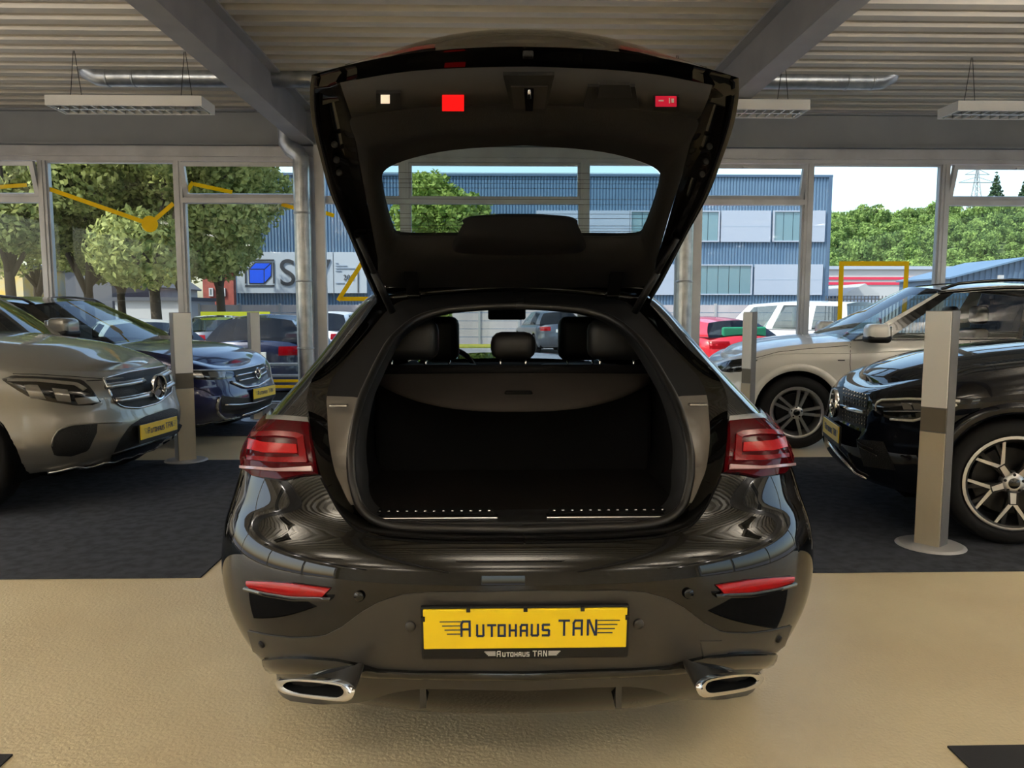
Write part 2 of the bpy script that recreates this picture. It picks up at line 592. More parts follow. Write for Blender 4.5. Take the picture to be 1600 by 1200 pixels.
# columns: round downpipes standing at the glazing with an elbow at the top
def column(x, label):
    yc = D - 0.30
    root = empty('downpipe_column', (x, yc, 0), 0, label, 'pipe', 'round zinc pipes at the glazing')
    r = 0.105
    zt = BZ - 0.25
    mb = MB().lathe([(r, 0.0), (r, zt)], 28, 'z')
    mb.build('pipe', 'zinc', root, smooth=True)
    for zz in (0.9, 1.75, 2.6):
        MB().lathe([(r + 0.001, zz - 0.012), (r + 0.006, zz - 0.008), (r + 0.006, zz + 0.008), (r + 0.001, zz + 0.012)], 28, 'z').build('joint_ring', 'zinc', root, smooth=True)
    sgn = -1 if x < 0 else 1
    path = [Vector((0, 0, zt)), Vector((0, 0, zt + 0.05)), Vector((sgn * 0.03, 0, zt + 0.11)), Vector((sgn * 0.12, 0, zt + 0.17)), Vector((sgn * 0.17, 0, zt + 0.24)), Vector((sgn * 0.18, 0, zt + 0.42))]
    MB().tube(path, [r, r * 1.02, r, r, r, r], 20, False).build('elbow', 'zinc', root, smooth=True)
    MB().box(-0.02 + 0.15, 0.15 + 0.10, 0.12, 0.20, 0, BZ).build('post', 'alu', root)
column(XCL - 0.03, 'round zinc downpipe column in front of the blue cube sign')
column(XCR, 'round zinc downpipe column in front of the grey clad building windows')

# carpets and floor markings
def flat(name, poly, m, z, label, cat, group=None):
    mb = MB().prism([(x, y, 0.0005) for x, y in poly], (0, 0, z))
    return tag(mb.build(name, m), label, cat, group)
xe = gnd(313, 904).x
yf, yk = gnd(100, 905).y, gnd(300, 720).y
flat('carpet', [(XL + 0.05, yf), (xe, yf), (xe, yk), (XL + 0.05, yk)], 'carpet', 0.008, 'charcoal carpet strip under the grey car', 'carpet', 'carpet strips')
flat('carpet', [(1.62, yf), (XR - 0.05, yf), (XR - 0.05, yk), (1.62, yk)], 'carpet', 0.008, 'charcoal carpet strip under the black car with two-tone wheels', 'carpet', 'carpet strips')
flat('carpet', [(XL + 0.05, 8.45), (xe, 8.45), (xe, D - 0.1), (XL + 0.05, D - 0.1)], 'carpet', 0.008, 'charcoal carpet strip under the dark blue car by the glazing', 'carpet', 'carpet strips')
a, b_, c_ = gnd(1480, 1168), gnd(1600, 1168), gnd(1520, 1215)
flat('floor_mat', [(a.x, a.y), (2.6, a.y), (2.6, 1.2), (a.x, 1.2)], 'mat_black', 0.006, 'corner of a black mat lying on beige floor, right of the opened car', 'mat', 'black mats')
a = gnd(20, 1181)
flat('floor_mat', [(-2.6, a.y), (a.x, a.y), (a.x, 1.2), (-2.6, 1.2)], 'mat_black', 0.006, 'corner of a black mat lying on beige floor, left of the opened car', 'mat', 'black mats')

# ---- louvre lamps hung on wires
def lamp(xc, yc, zb, L, label, lit=False):
    root = empty('louvre_lamp', (xc, yc, zb), 0, label, 'lamp', 'louvre lamps under the roof deck')
    wd, h, t = 0.36, 0.085, 0.02
    f = MB()
    f.box(-L / 2, L / 2, -wd / 2, -wd / 2 + t, 0, h)
    f.box(-L / 2, L / 2, wd / 2 - t, wd / 2, 0, h)
    f.box(-L / 2, -L / 2 + t, -wd / 2 + t, wd / 2 - t, 0, h)
    f.box(L / 2 - t, L / 2, -wd / 2 + t, wd / 2 - t, 0, h)
    f.box(-L / 2, L / 2, -wd / 2, wd / 2, h, h + 0.012)
    f.build('housing', 'lamp_white', root)
    n = 16
    fin_ = MB().box(-0.004, 0.004, -wd / 2 + t, wd / 2 - t, 0.004, 0.05)
    first = None
    for k in range(n):
        if first is None:
            o = fin_.build('louvre_fin', 'louvre', root); first = o
        else:
            o = first.copy(); COL.objects.link(o)
        o.location = (-L / 2 + (k + 0.5) * L / n, 0, 0)
    MB().box(-L / 2 + t, L / 2 - t, -0.012, 0.012, 0.004, 0.055).build('centre_rib', 'louvre', root)
    for sy in (-1, 1):
        MB().tube([(-L / 2 + 0.05, sy * 0.085, 0.068), (L / 2 - 0.05, sy * 0.085, 0.068)], 0.013, 8).build('tube', 'lamp_white', root, smooth=True)
    hz = HC - zb - .006
    for sx in (-0.36, 0.36):
        for dx in (-0.06, 0.06):
            MB().tube([(sx * L + dx, 0, h), (sx * L + dx * 0.1, 0, hz)], 0.0035, 6).build('wire', 'wire', root)
    if lit:
        # added light out of view, sent up to the deck to brighten the hall
        ld = bpy.data.lights.new('added_uplight', 'AREA')
        ld.shape = 'RECTANGLE'
        ld.size, ld.size_y = L - 0.1, wd - 0.06
        ld.energy = LAMP_W
        ld.color = (1.0, 0.94, 0.86)
        lo = bpy.data.objects.new('added_uplight', ld)
        COL.objects.link(lo)
        lo.parent = root
        lo.location = (0, 0, h + .02)
        lo.rotation_euler = (math.pi, 0, 0)
    return root
LAMP_W = 46
mat('lamp_tube', hx(255, 246, 230), 0.5, emit=(1, 0.93, 0.82, 1), estr=4.0)
p0, p1 = at(70, 164, 7.75), at(315, 164, 7.75)
zl = p0.z
lamp((p0.x + p1.x) / 2, 7.93, zl, p1.x - p0.x, 'unlit white louvre lamp hanging above the dark blue car')
p0, p1 = at(1030, 166, 7.75), at(1266, 166, 7.75)
lamp((p0.x + p1.x) / 2, 7.93, zl, p1.x - p0.x, 'unlit white louvre lamp partly behind the raised tailgate')
p0, p1 = at(1497, 167, 7.75), at(1742, 167, 7.75)
lamp((p0.x + p1.x) / 2, 7.93, zl, p1.x - p0.x, 'unlit white louvre lamp hanging above the white car')
for j, yy in enumerate((-8.2, -5.0, -1.8, 1.4, 4.4)):  # rows of lit lamps added out of view to brighten the hall
    for k, xx in enumerate((-8.4, -4.9, 0.0, 4.9, 8.4)):
        if k == 2 and j > 2:
            continue
        lamp(xx, yy, 3.25, 1.55, 'added unseen up-shining louvre lamp, row %s from back wall, %s' % (('one', 'two', 'three', 'four', 'five')[j], ('beside left wall', 'outside left beam', 'between the two beams', 'outside right beam', 'beside right wall')[k]), True)

# ---- ventilation ducts with an elbow into the roof
def duct(xa, xb, y, z, label):
    root = empty('ventilation_duct', ((xa + xb) / 2, y, z), 0, label, 'duct', 'zinc ventilation ducts')
    r = 0.10
    s = 1 if xb > xa else -1           # xa is the elbow end
    L = abs(xb - xa)
    MB().tube([Vector((-s * (L / 2 - 0.1), 0, 0)), Vector((s * L / 2, 0, 0))], r, 28, False).build('pipe', 'zinc', root, smooth=True)
    el = [Vector((-s * (L / 2 - 0.1), 0, 0)), Vector((-s * (L / 2 + 0.0), 0, 0.005)), Vector((-s * (L / 2 + 0.11), 0, 0.06)), Vector((-s * (L / 2 + 0.17), 0, 0.15)), Vector((-s * (L / 2 + 0.18), 0, HC - z + 0.05))]
    MB().tube(el, r * 1.02, 28, False).build('elbow', 'zinc', root, smooth=True)
    for q in (0.1, 0.38):
        x = -s * (L / 2 - q)
        MB().lathe([(r, x - 0.012), (r + 0.006, x - 0.006), (r + 0.006, x + 0.006), (r, x + 0.012)], 28, 'x').build('joint_ring', 'zinc', root, smooth=True)
    MB().bar((-s * (L / 2 - 0.22), -0.02, r), (-s * (L / 2 - 0.05), -0.05, r + 0.06), 0.05, 0.012).build('clip', 'satin_chrome', root)
yd = 8.62
pl = at(155, 120, yd); pr = at(1375, 126, yd)
duct(pl.x, XCL + 0.5, yd, pl.z, 'zinc ventilation duct above the dark blue car')
duct(pr.x, XCR - 0.5, yd, pr.z, 'zinc ventilation duct above the white car')

# ------------------------------------------------------------------ cars: shared builders
def sup(W, a, n, t):
    """corner of a superellipse: t 0 on the centre line, 90 degrees on the flank"""
    s, c = max(math.sin(t), 0.0), max(math.cos(t), 0.0)
    return W * s ** (2 / n), a * (1 - c ** (2 / n))

def star3(mb, r, th, w0):
    """three-pointed star in the xz plane, extruded along y"""
    for k in range(3):
        a = math.pi / 2 + k * 2 * math.pi / 3
        d = Vector((math.cos(a), 0, math.sin(a)))
        n = Vector((-math.sin(a), 0, math.cos(a)))
        V = [n * w0, n * -w0, d * r * 1.0 + n * -0.004, d * r + n * 0.004, Vector((0, -th, 0)), d * r + Vector((0, -th * 0.3, 0))]
        mb.add(V, [(0, 4, 5, 3), (4, 1, 2, 5), (0, 1, 4), (3, 5, 2), (0, 3, 2, 1)])

def wheel(root, x, y, r, rim_r, width, style, side):
    """tyre with rim, spokes and hub under it; side -1 = outer face towards -x"""
    hw = width / 2
    o = side
    prof = [(rim_r, -hw * 0.8), (rim_r + 0.02, -hw * 0.98), (r - 0.05, -hw), (r - 0.012, -hw * 0.86), (r, -hw * 0.6), (r, hw * 0.6), (r - 0.012, hw * 0.86), (r - 0.05, hw), (rim_r + 0.02, hw * 0.98), (rim_r, hw * 0.8)]
    mb = MB().lathe(prof, 48, 'x')
    t = mb.build('wheel', 'rubber', root, smooth=True)
    t.location = (x, y, r)
    t['label'] = 'tyre with alloy rim'
    ox = o * hw
    mb = MB().lathe([(rim_r + 0.004, ox * 0.98), (rim_r - 0.018, ox * 1.0), (rim_r - 0.026, ox * 0.9), (rim_r - 0.05, ox * 0.2), (rim_r - 0.05, -ox * 0.8)], 48, 'x')
    mb.build('rim', 'rim_dark' if style == 'twotone' else 'rim_silver', t, smooth=True)
    if style == 'twotone':
        MB().lathe([(rim_r + .006, ox * .985), (rim_r - .004, ox * 1.005), (rim_r - .014, ox * .99)], 48, 'x').build('rim_edge', 'rim_silver', t, smooth=True)
    MB().lathe([(0.02, ox * 0.15), (rim_r * 0.72, ox * 0.15), (rim_r * 0.72, ox * 0.0), (0.02, ox * 0.0)], 40, 'x').build('brake_disc', 'rim_dark', t, smooth=False)
    MB().lathe([(rim_r - 0.05, -ox * 0.3), (0.001, -ox * 0.3)], 32, 'x').build('well_plate', 'under', t, smooth=False)
    def spoke(ang, w0, w1, r0, r1, m, dep=0.03, off=0.0, nm='spoke'):
        d = Vector((0, math.cos(ang), math.sin(ang)))
        n = Vector((0, -math.sin(ang), math.cos(ang)))
        ex = Vector((1, 0, 0)) * o
        a0 = ex * (hw * 0.80 + 0.004) + d * r0 + n * off * 0.4
        a1 = ex * (hw * 0.93) + d * r1 + n * off
        V = [a0 - n * w0, a0 + n * w0, a1 + n * w1, a1 - n * w1]
        V += [v - ex * dep for v in V]
        mb_ = MB().add(V, [(0, 1, 2, 3), (7, 6, 5, 4), (0, 4, 5, 1), (1, 5, 6, 2), (2, 6, 7, 3), (3, 7, 4, 0)])
        mb_.build(nm, m, t)
    R1 = rim_r - 0.022
    if style == 'twin5':
        for k in range(5):
            a = math.pi / 2 + k * 2 * math.pi / 5 + 0.25
            for q in (-1, 1):
                spoke(a + q * 0.03, 0.014, 0.015, 0.05, R1, 'rim_silver', 0.035, q * 0.034)
    elif style == 'twotone':
        for k in range(5):
            a = math.pi / 2 + k * 2 * math.pi / 5 + math.pi / 5
            spoke(a, 0.018, 0.014, 0.04, R1 * 0.48, 'rim_silver', 0.012); spoke(a, 0.030, 0.022, 0.04, R1 * 0.5, 'rim_dark', 0.05)
            for q in (-1, 1):
                d0 = Vector((0, math.cos(a), math.sin(a))) * R1 * 0.44
                a1 = a + q * 0.36
                d1 = Vector((0, math.cos(a1), math.sin(a1))) * R1
                dd = (d1 - d0).normalized()
                n = Vector((0, -dd.z, dd.y))
                ex = Vector((1, 0, 0)) * o
                V = [d0 + ex * hw * 0.86 - n * 0.011, d0 + ex * hw * 0.86 + n * 0.011, d1 + ex * hw * 0.93 + n * 0.008, d1 + ex * hw * 0.93 - n * 0.008]
                V += [v - ex * 0.012 for v in V]
                MB().add(V, [(0, 1, 2, 3), (7, 6, 5, 4), (0, 4, 5, 1), (1, 5, 6, 2), (2, 6, 7, 3), (3, 7, 4, 0)]).build('spoke', 'rim_silver', t)
                spoke(a + q * 0.2, 0.01, 0.012, 0.09, R1, 'rim_dark', 0.03)
    else:
        for k in range(7 if style != 'five' else 5):
            n_ = 7 if style != 'five' else 5
            spoke(math.pi / 2 + k * 2 * math.pi / n_, 0.026, 0.02, 0.03, R1, 'rim_silver', 0.035)
    MB().lathe([(0.0, ox * 0.9), (0.032, ox * 0.9), (0.062, ox * 0.85), (0.07, ox * 0.5)], 24, 'x').build('hub', 'rim_silver', t, smooth=True)
    MB().lathe([(0.0, ox * 0.93), (0.030, ox * 0.92), (0.034, ox * 0.88)], 24, 'x').build('hub_cap', 'black_gloss', t, smooth=True)
    for k in range(5):
        a = math.pi / 2 + k * 2 * math.pi / 5
        MB().lathe([(0.0, ox * 0.89), (0.009, ox * 0.89), (0.009, ox * 0.7)], 8, 'x', (0, 0.05 * math.cos(a), 0.05 * math.sin(a))).build('wheel_bolt', 'rim_dark', t, smooth=False)
    return t

DEF = dict(L=4.66, W=0.945, wb=2.87, fo=0.84, rw=0.365, rim=0.262, zb=0.25, ztops=[(0, .86), (.08, .93), (.25, 1.0), (.30, 1.03), (.6, 1.06), (1, 1.10)],
           yws=0.95, yat=0.20, yct=-1.35, yrw=-2.0, zr=1.60, zra=1.57, zrc=1.52, xr=0.60, af=0.75, nf=2.6, ar=0.55, nr=2.6, crown=0.055,
           fi=[(0, .16), (.1, .06), (.25, .01), (.4, .0), (.6, .03), (.8, .06), (.93, .12), (1, .24)],
           si=[(0, .08), (.1, .045), (.3, .008), (.55, .018), (.78, .0), (.9, .022), (.97, .06), (1, .10)],
           ri=[(0, .14), (.15, .03), (.4, .0), (.6, .02), (.85, .05), (1, .12)],
           wins=[(.10, .42), (.47, .80)], style='seven', wheels=True, lips=None, glassf='car_glass', glassr='privacy_glass', pill=None, bow=0.20, z0=0.009)

class Car:
    def __init__(s, name, loc, heading, paint, label, group=None, hires=True, **kw):
        """loc = ground point below the middle of the wheelbase; heading = direction of travel (x, y)"""
        s.p = dict(DEF); s.p.update(kw)
        p = s.p
        if 'nose' in p:
            hd = Vector(heading).normalized()
            loc = Vector(p['nose']) - hd * (p['wb'] / 2 + p['fo'])
            s.head = Vector((hd.x, hd.y, 0))
        ang = math.atan2(heading[1], heading[0]) - math.pi / 2
        s.root = empty(name, (loc[0], loc[1], p['z0']), ang, label, 'car', group)
        s.M = Matrix.Translation((loc[0], loc[1], p['z0'])) @ Matrix.Rotation(ang, 4, 'Z')
        s.Mi = s.M.inverted()
        s.paint = paint
        s.yN = p['wb'] / 2 + p['fo']
        s.yT = s.yN - p['L']
        s.hires = hires
        s.body()
        s.greenhouse()
        if p['wheels']:
            s.run_wheels()
    def ztop(s, y):
        p = s.p
        f = (s.yN - y) / p['L']
        return pchip([a for a, _ in p['ztops']], [b_ for _, b_ in p['ztops']], f)
    def body(s):
        p = s.p
        nF, nS, nR, nT = (20, 96, 14, 24) if s.hires else (10, 44, 8, 12)
        plan = []
        for k in range(nF):
            x, d = sup(p['W'], p['af'], p['nf'], math.pi / 2 * k / nF)
            plan.append((x, s.yN - d))
        y0, y1 = s.yN - p['af'], s.yT + p['ar']
        for k in range(nS):
            plan.append((p['W'], y0 + (y1 - y0) * k / nS))
        for k in range(nR + 1):
            x, d = sup(p['W'], p['ar'], p['nr'], math.pi / 2 * (1 - k / nR))
            plan.append((x, s.yT + d))
        G = []
        fx = lambda tab, t: pchip([a for a, _ in tab], [b_ for _, b_ in tab], t)
        for j in range(nT + 1):
            t = j / nT
            fi, si, ri = fx(p['fi'], t), fx(p['si'], t), fx(p['ri'], t)
            row = []
            for (x, y) in plan:
                wf = min(max((y - (s.yN - 1.5 * p['af'])) / (1.5 * p['af']), 0), 1)
                wf = wf * wf * (3 - 2 * wf)
                wr = min(max(((s.yT + 1.4 * p['ar']) - y) / (1.4 * p['ar']), 0), 1)
                wr = wr * wr * (3 - 2 * wr)
                xx = x * (p['W'] - si * (1 - 0.0 * wf)) / p['W']
                yy = y - fi * wf + ri * wr
                zt = s.ztop(y)
                row.append(Vector((xx, yy, p['zb'] + (zt - p['zb']) * t)))
            G.append(row)
        s.G = G
        m = len(plan)
        # flank mesh, both sides, wheel arches cut out
        V, F = [], []
        ax = [p['wb'] / 2, -p['wb'] / 2]
        ra = p['rw'] + p.get('gap', 0.05)
        zc = p['rw'] + 0.01
        for sgn in (-1, 1):
            k0 = len(V)
            ins = []
            for row in G:
                for q in row:
                    v = Vector((q.x * sgn, q.y, q.z))
                    inside = False
                    if q.x > p['W'] * 0.55:
                        for ya in ax:
                            dy, dz = v.y - ya, v.z - zc
                            rr = math.hypot(dy, dz)
                            if rr < ra:
                                inside = True
                                rr = max(rr, 1e-4)
                                v.y, v.z = ya + dy / rr * ra, zc + dz / rr * ra
                    ins.append(inside)
                    V.append(v)
            for j in range(nT):
                for i in range(m - 1):
                    q = (j * m + i, j * m + i + 1, (j + 1) * m + i + 1, (j + 1) * m + i)
                    if all(ins[k] for k in q):
                        continue
                    q = tuple(k + k0 for k in q)
                    F.append(q if sgn > 0 else q[::-1])
        # bonnet and boot deck, spanning the two top edges
        top = G[-1]
        s.top = top
        nc = 16 if s.hires else 8
        def deck(idx):
            rows = []
            for i in idx:
                e = top[i]
                dn = abs(s.yN - e.y)
                cr = min(p['crown'], 0.02 + 0.10 * dn) if e.y > 0 else p['crown'] * 0.6
                row = []
                for k in range(nc + 1):
                    f = -1 + 2 * k / nc
                    row.append(Vector((e.x * f, e.y, e.z + cr * (1 - abs(f) ** 2.5))))
                rows.append(row)
            return rows
        mb = MB(); mb.V, mb.F = V, F
        hood = [i for i in range(m) if top[i].y > p['yws'] - 0.03]
        mb.grid(deck(hood), flip=True)
        if 'nodeck' not in p:
            tail = [i for i in range(m) if top[i].y < p['yrw'] + 0.03]
            if len(tail) > 1:
                mb.grid(deck(tail), flip=True)
        s.bodymb = mb
        s.body_o = add_mesh('body', mb.V, mb.F, s.paint, s.root, False, True, sharp=32)
        # underbody and wheel wells
        u = MB()
        u.box(-p['W'] + 0.30, p['W'] - 0.30, s.yT + 0.3, s.yN - 0.35, p['zb'] - 0.04, p['zb'] + 0.35)
        for x0, x1, ya, yb in ((-p['W'] + .12, p['W'] - .12, s.yT + .3, -p['wb'] / 2 - ra - .02), (-p['W'] + .06, p['W'] - .06, -p['wb'] / 2 + ra + .02, p['wb'] / 2 - ra - .02), (-p['W'] + .3, p['W'] - .3, p['wb'] / 2 + ra + .02, s.yN - .35)):
            u.box(x0, x1, ya, yb, p['zb'] - 0.03, p['zb'] + 0.2)
        u.build('underbody', 'under', s.root)
        for ya in ax:
            for sg in (-1, 1):
                w_ = MB()
                arc = [R(-22) + R(224) * k / 28 for k in range(29)]
                w_.grid([[Vector((sg * x, ya + rr * math.cos(a), zc + rr * math.sin(a))) for a in arc] for x, rr in ((p['W'] - .04, ra + .005), (p['W'] - .30, ra + .005), (p['W'] - .30, .02))])
                w_.build('wheel_well', 'under', s.root, smooth=True)
        if p['lips']:
            # arch mouldings
            for ya in ax:
                for sg in (-1, 1):
                    rows = []
                    for k in range(33):
                        a = R(-18) + R(216) * k / 32
                        c, sn = math.cos(a), math.sin(a)
                        z0 = zc + sn * ra
                        if z0 < p['zb']: z0 = p['zb']
                        def sx(yy, zz):
                            t = (zz - p['zb']) / (s.ztop(yy) - p['zb'])
                            return p['W'] - fx(p['si'], min(max(t, 0), 1))
                        row = []
                        for rr, off in ((ra - 0.012, -0.03), (ra - 0.01, 0.012), (ra + 0.025, 0.014), (ra + 0.055, 0.008), (ra + 0.06, -0.01)):
                            yy, zz = ya + c * rr, max(zc + sn * rr, p['zb'] - 0.01)
                            row.append(Vector((sg * (sx(yy, zz) + off), yy, zz)))
                        rows.append(row)
                    MB().grid(rows, flip=(sg < 0)).build('arch_moulding', p['lips'], s.root, smooth=True)
    def run_wheels(s):
        p = s.p
        for ya in (p['wb'] / 2, -p['wb'] / 2):
            for sg in (-1, 1):
                wheel(s.root, sg * (p['W'] - 0.135), ya, p['rw'], p['rim'], 0.235, p['style'], sg)
    def side_pt(s, u, t, off=0.0):
        """flank of the cabin: u 0 windscreen pillar .. 1 rear pillar, t 0 belt .. 1 roof edge (+x side)"""
        p = s.p
        yb = p['yws'] + (p['yrw'] - p['yws']) * u
        zb = s.ztop(yb)
        xb = p['W'] - p['si'][-1][1] + 0.004
        yr = p['yat'] + (p['yct'] - p['yat']) * u
        zr = s.zroof(yr)
        xr = p['xr'] - 0.03 * abs(2 * u - 1) ** 2
        bl = t
        x = xb + (xr - xb) * (bl ** 1.25) + 0.012 * math.sin(math.pi * t)
        return Vector((x + off, yb + (yr - yb) * t, zb + (zr - zb) * t))
    def zroof(s, y):
        p = s.p
        ym = (p['yat'] + p['yct']) / 2 + 0.15
        return pchip([p['yct'], ym, p['yat']], [p['zrc'], p['zr'], p['zra']], y) - 0.045
    def greenhouse(s):
        p = s.p
        ub = sorted(set([0.0, 1.0] + [k / 24 for k in range(25)] + [q for w_ in p['wins'] for q in w_]))
        tb = [0, 0.05, 0.2, 0.35, 0.5, 0.65, 0.8, 0.91, 1.0]
        pil = p['pill'] or s.paint
        for sg in (-1, 1):
            fr, gl = MB(), [MB() for _ in p['wins']]
            for a, b_ in zip(ub, ub[1:]):
                for c, d in zip(tb, tb[1:]):
                    um = (a + b_) / 2
                    wi = None
                    for k, w_ in enumerate(p['wins']):
                        if w_[0] - 1e-6 <= a and b_ <= w_[1] + 1e-6 and c >= 0.04 and d <= 0.92:
                            wi = k
                    V = [s.side_pt(a, c), s.side_pt(b_, c), s.side_pt(b_, d), s.side_pt(a, d)]
                    tgt = fr if wi is None else gl[wi]
                    if wi is not None:
                        V = [Vector((v.x - 0.006, v.y, v.z)) for v in V]
                    V = [Vector((v.x * sg, v.y, v.z)) for v in V]
                    tgt.add(V, [(0, 1, 2, 3) if sg > 0 else (3, 2, 1, 0)])
            fr.build('pillar_frame', pil, s.root, smooth=True)
            for k, g in enumerate(gl):
                g.build('side_window', p['glassf'] if k == 0 else p['glassr'], s.root, smooth=True)
            # sill strip along the belt
            MB().tube([Vector((sg * (s.side_pt(u_, 0.03).x + 0.004), s.side_pt(u_, 0.03).y, s.side_pt(u_, 0.03).z)) for u_ in [k / 16 for k in range(17)]], 0.008, 6).build('belt_moulding', p.get('belt', 'black_gloss'), s.root, smooth=True)
        def span(u_, t, bow, lift, n=16):
            e = s.side_pt(u_, t)
            row = []
            for k in range(n + 1):
                f = -1 + 2 * k / n
                row.append(Vector((e.x * f, e.y + bow * (1 - abs(f) ** 2.2), e.z + lift * (1 - f * f))))
            return row
        T = [k / 8 for k in range(9)]
        bt = p['bow'] * 0.55
        ws = [span(0, t, p['bow'] + (bt - p['bow']) * t, 0.045 * t + 0.02 * (1 - t)) for t in T]
        MB().grid(ws, flip=True).build('windscreen', 'car_glass' if not p.get('dark_ws') else 'privacy_glass', s.root, smooth=True)
        rb = p['bow'] * 0.5
        rw_ = [span(1, t, -(rb + (bt * 0.5 - rb) * t), 0.045 * t + 0.01) for t in T]
        MB().grid(rw_).build('rear_window', p.get('rear_glass', 'privacy_glass'), s.root, smooth=True)
        U = [k / 20 for k in range(21)]
        rf = [span(u_, 1, bt * (1 - u_) ** 3 - bt * 0.5 * u_ ** 3, 0.045) for u_ in U]
        MB().grid(rf, flip=True).build('roof', p.get('roofm', s.paint), s.root, smooth=True)
        # dark cabin floor, dashboard and seats
        c = MB()
        c.box(-p['W'] + 0.14, p['W'] - 0.14, p['yrw'] + 0.05, p['yws'] - 0.1, 0.45, 0.62)
        c.rbox(-p['W'] + 0.16, p['W'] - 0.16, p['yws'] - 0.30, p['yws'] + 0.12, 0.62, s.ztop(p['yws']) + 0.0, 0.04)
        c.build('cabin', 'under', s.root)
        if s.hires:
            for sg in (-1, 1):
                s.seat(sg * 0.37, p.get('seat_y', -0.25), 0.62)
            s.seat(-0.37, p.get('seat_y', -0.25) - 0.95, 0.66)
            s.seat(0.37, p.get('seat_y', -0.25) - 0.95, 0.66)
    def seat(s, x, y, z):
        o = MB().rbox(x - 0.24, x + 0.24, y - 0.14, y + 0.0, z, z + 0.58, 0.05, 3).build('seat', 'leather', s.root, smooth=True)
        MB().rbox(x - 0.13, x + 0.13, y - 0.17, y - 0.06, z + 0.62, z + 0.80, 0.045, 3).build('headrest', 'leather', o, smooth=True)
        return o
    # ---- features laid on the skin where the photograph shows them
    def world_bvh(s, extra=()):
        V = [s.M @ v for v in s.bodymb.V]
        s.bvh = BVHTree.FromPolygons([tuple(v) for v in V], s.bodymb.F)
    def hit(s, u, v):
        d = ray(u, v).normalized()
        h = s.bvh.ray_cast(CAM, d)
        if h[0] is not None:
            n = h[1]
            if n.dot(d) > 0: n = -n
            return h[0], n
        # off the edge: nearest skin to the ray
        best = None
        for k in range(60):
            q = CAM + d * (3.0 + 8.0 * k / 60)
            f = s.bvh.find_nearest(q)
            if f[0] is not None and (best is None or f[3] < best[0]):
                best = (f[3], f[0], f[1])
        n = best[2]
        if n.dot(d) > 0: n = -n
        return best[1], n
    def patch(s, name, top, bot, m, off=0.003, thick=0.012, nu=18, nv=5, smooth=True, sub=None, bulge=0.0):
        """sheet between an upper and a lower line of picture points, laid on the skin"""
        T = resample([(a, b_, 0) for a, b_ in top], nu)
        B = resample([(a, b_, 0) for a, b_ in bot], nu)
        return lay(name, [[(T[i].lerp(B[i], j / (nv - 1))) for i in range(nu)] for j in range(nv)], s.hit, s.Mi, m, sub or s.root, off, thick, bulge)
    def line(s, name, px, r, m, off=0.004, n=24, sub=None, flat=None):
        pts = resample([(a, b_, 0) for a, b_ in px], n)
        P = []
        for q in pts:
            h, nn = s.hit(q.x, q.y)
            P.append(s.Mi @ (h + nn * off))
        return MB().tube(P, r, 8).build(name, m, sub or s.root, smooth=True)
    def seam(s, px, n=20):
        return s.line('panel_gap', px, 0.0028, 'under', 0.0, n)

def lay(name, GR, hit, Mi, m, parent, off, thick, bulge=0.0, world=False):
    nv, nu = len(GR), len(GR[0])
    A, Bk = [], []
    for j, row in enumerate(GR):
        ra, rb = [], []
        for i, q in enumerate(row):
            h, n = hit(q.x, q.y)
            bb = bulge * (1 - (2 * j / (nv - 1) - 1) ** 2) if nv > 1 else 0
            ra.append(Mi @ (h + n * (off + bb)))
            rb.append(Mi @ (h + n * (off - thick)))
        A.append(ra); Bk.append(rb)
    mb = MB()
    mb.grid(A)
    k = len(mb.V)
    mb.grid(Bk, flip=True)
    e = []
    loop = [(0, i) for i in range(nu)] + [(j, nu - 1) for j in range(1, nv)] + [(nv - 1, i) for i in range(nu - 2, -1, -1)] + [(j, 0) for j in range(nv - 2, 0, -1)]
    for (a, b_), (c, d) in zip(loop, loop[1:] + loop[:1]):
        i0, i1 = a * nu + b_, c * nu + d
        mb.F.append((i0, k + i0, k + i1, i1))
    bm = bmesh.new()
    vs_ = [bm.verts.new(v) for v in mb.V]
    for f in mb.F:
        try: bm.faces.new([vs_[i] for i in f])
        except ValueError: pass
    bmesh.ops.remove_doubles(bm, verts=bm.verts[:], dist=1e-5)
    bmesh.ops.recalc_face_normals(bm, faces=bm.faces[:])
    me = bpy.data.meshes.new(name)
    bm.to_mesh(me); bm.free()
    o = fin(name, me, m, parent, world, True)
    me.set_sharp_from_angle(angle=R(40))
    return o

# block letters made of strokes
GLY = {'A': [[(0, 0), (0, .82), (.12, 1), (.62, 1), (.62, 0)], [(0, .45), (.62, .45)]],
       'U': [[(0, 1), (0, .08), (.08, 0), (.54, 0), (.62, .08), (.62, 1)]],
       'T': [[(0, 1), (.72, 1)], [(.36, 1), (.36, 0)]],
       'O': [[(0, 0), (0, 1), (.62, 1), (.62, 0), (0, 0)]],
       'H': [[(0, 0), (0, 1)], [(.62, 0), (.62, 1)], [(0, .5), (.62, .5)]],
       'S': [[(.62, 1), (.06, 1), (0, .94), (0, .56), (.06, .5), (.56, .5), (.62, .44), (.62, .06), (.56, 0), (0, 0)]],
       'N': [[(0, 0), (0, 1), (.1, 1), (.55, 0), (.62, 0), (.62, 1)]]}
def strokes(items, wd, thick):
    """items: (glyph, x, y, height, width factor) in a plane x right, z up, facing -y; returns MB"""
    mb = MB()
    for g, x, z, h, wf in items:
        for st in GLY[g]:
            P = [Vector((x + a * h * wf, 0, z + b_ * h)) for a, b_ in st]
            for a, b_ in zip(P, P[1:]):
                ex = (b_ - a).normalized() * wd * 0.45
                mb.bar(a - ex, b_ + ex, thick, wd, upv=(b_ - a).cross(Vector((0, 1, 0))).normalized())
    return mb

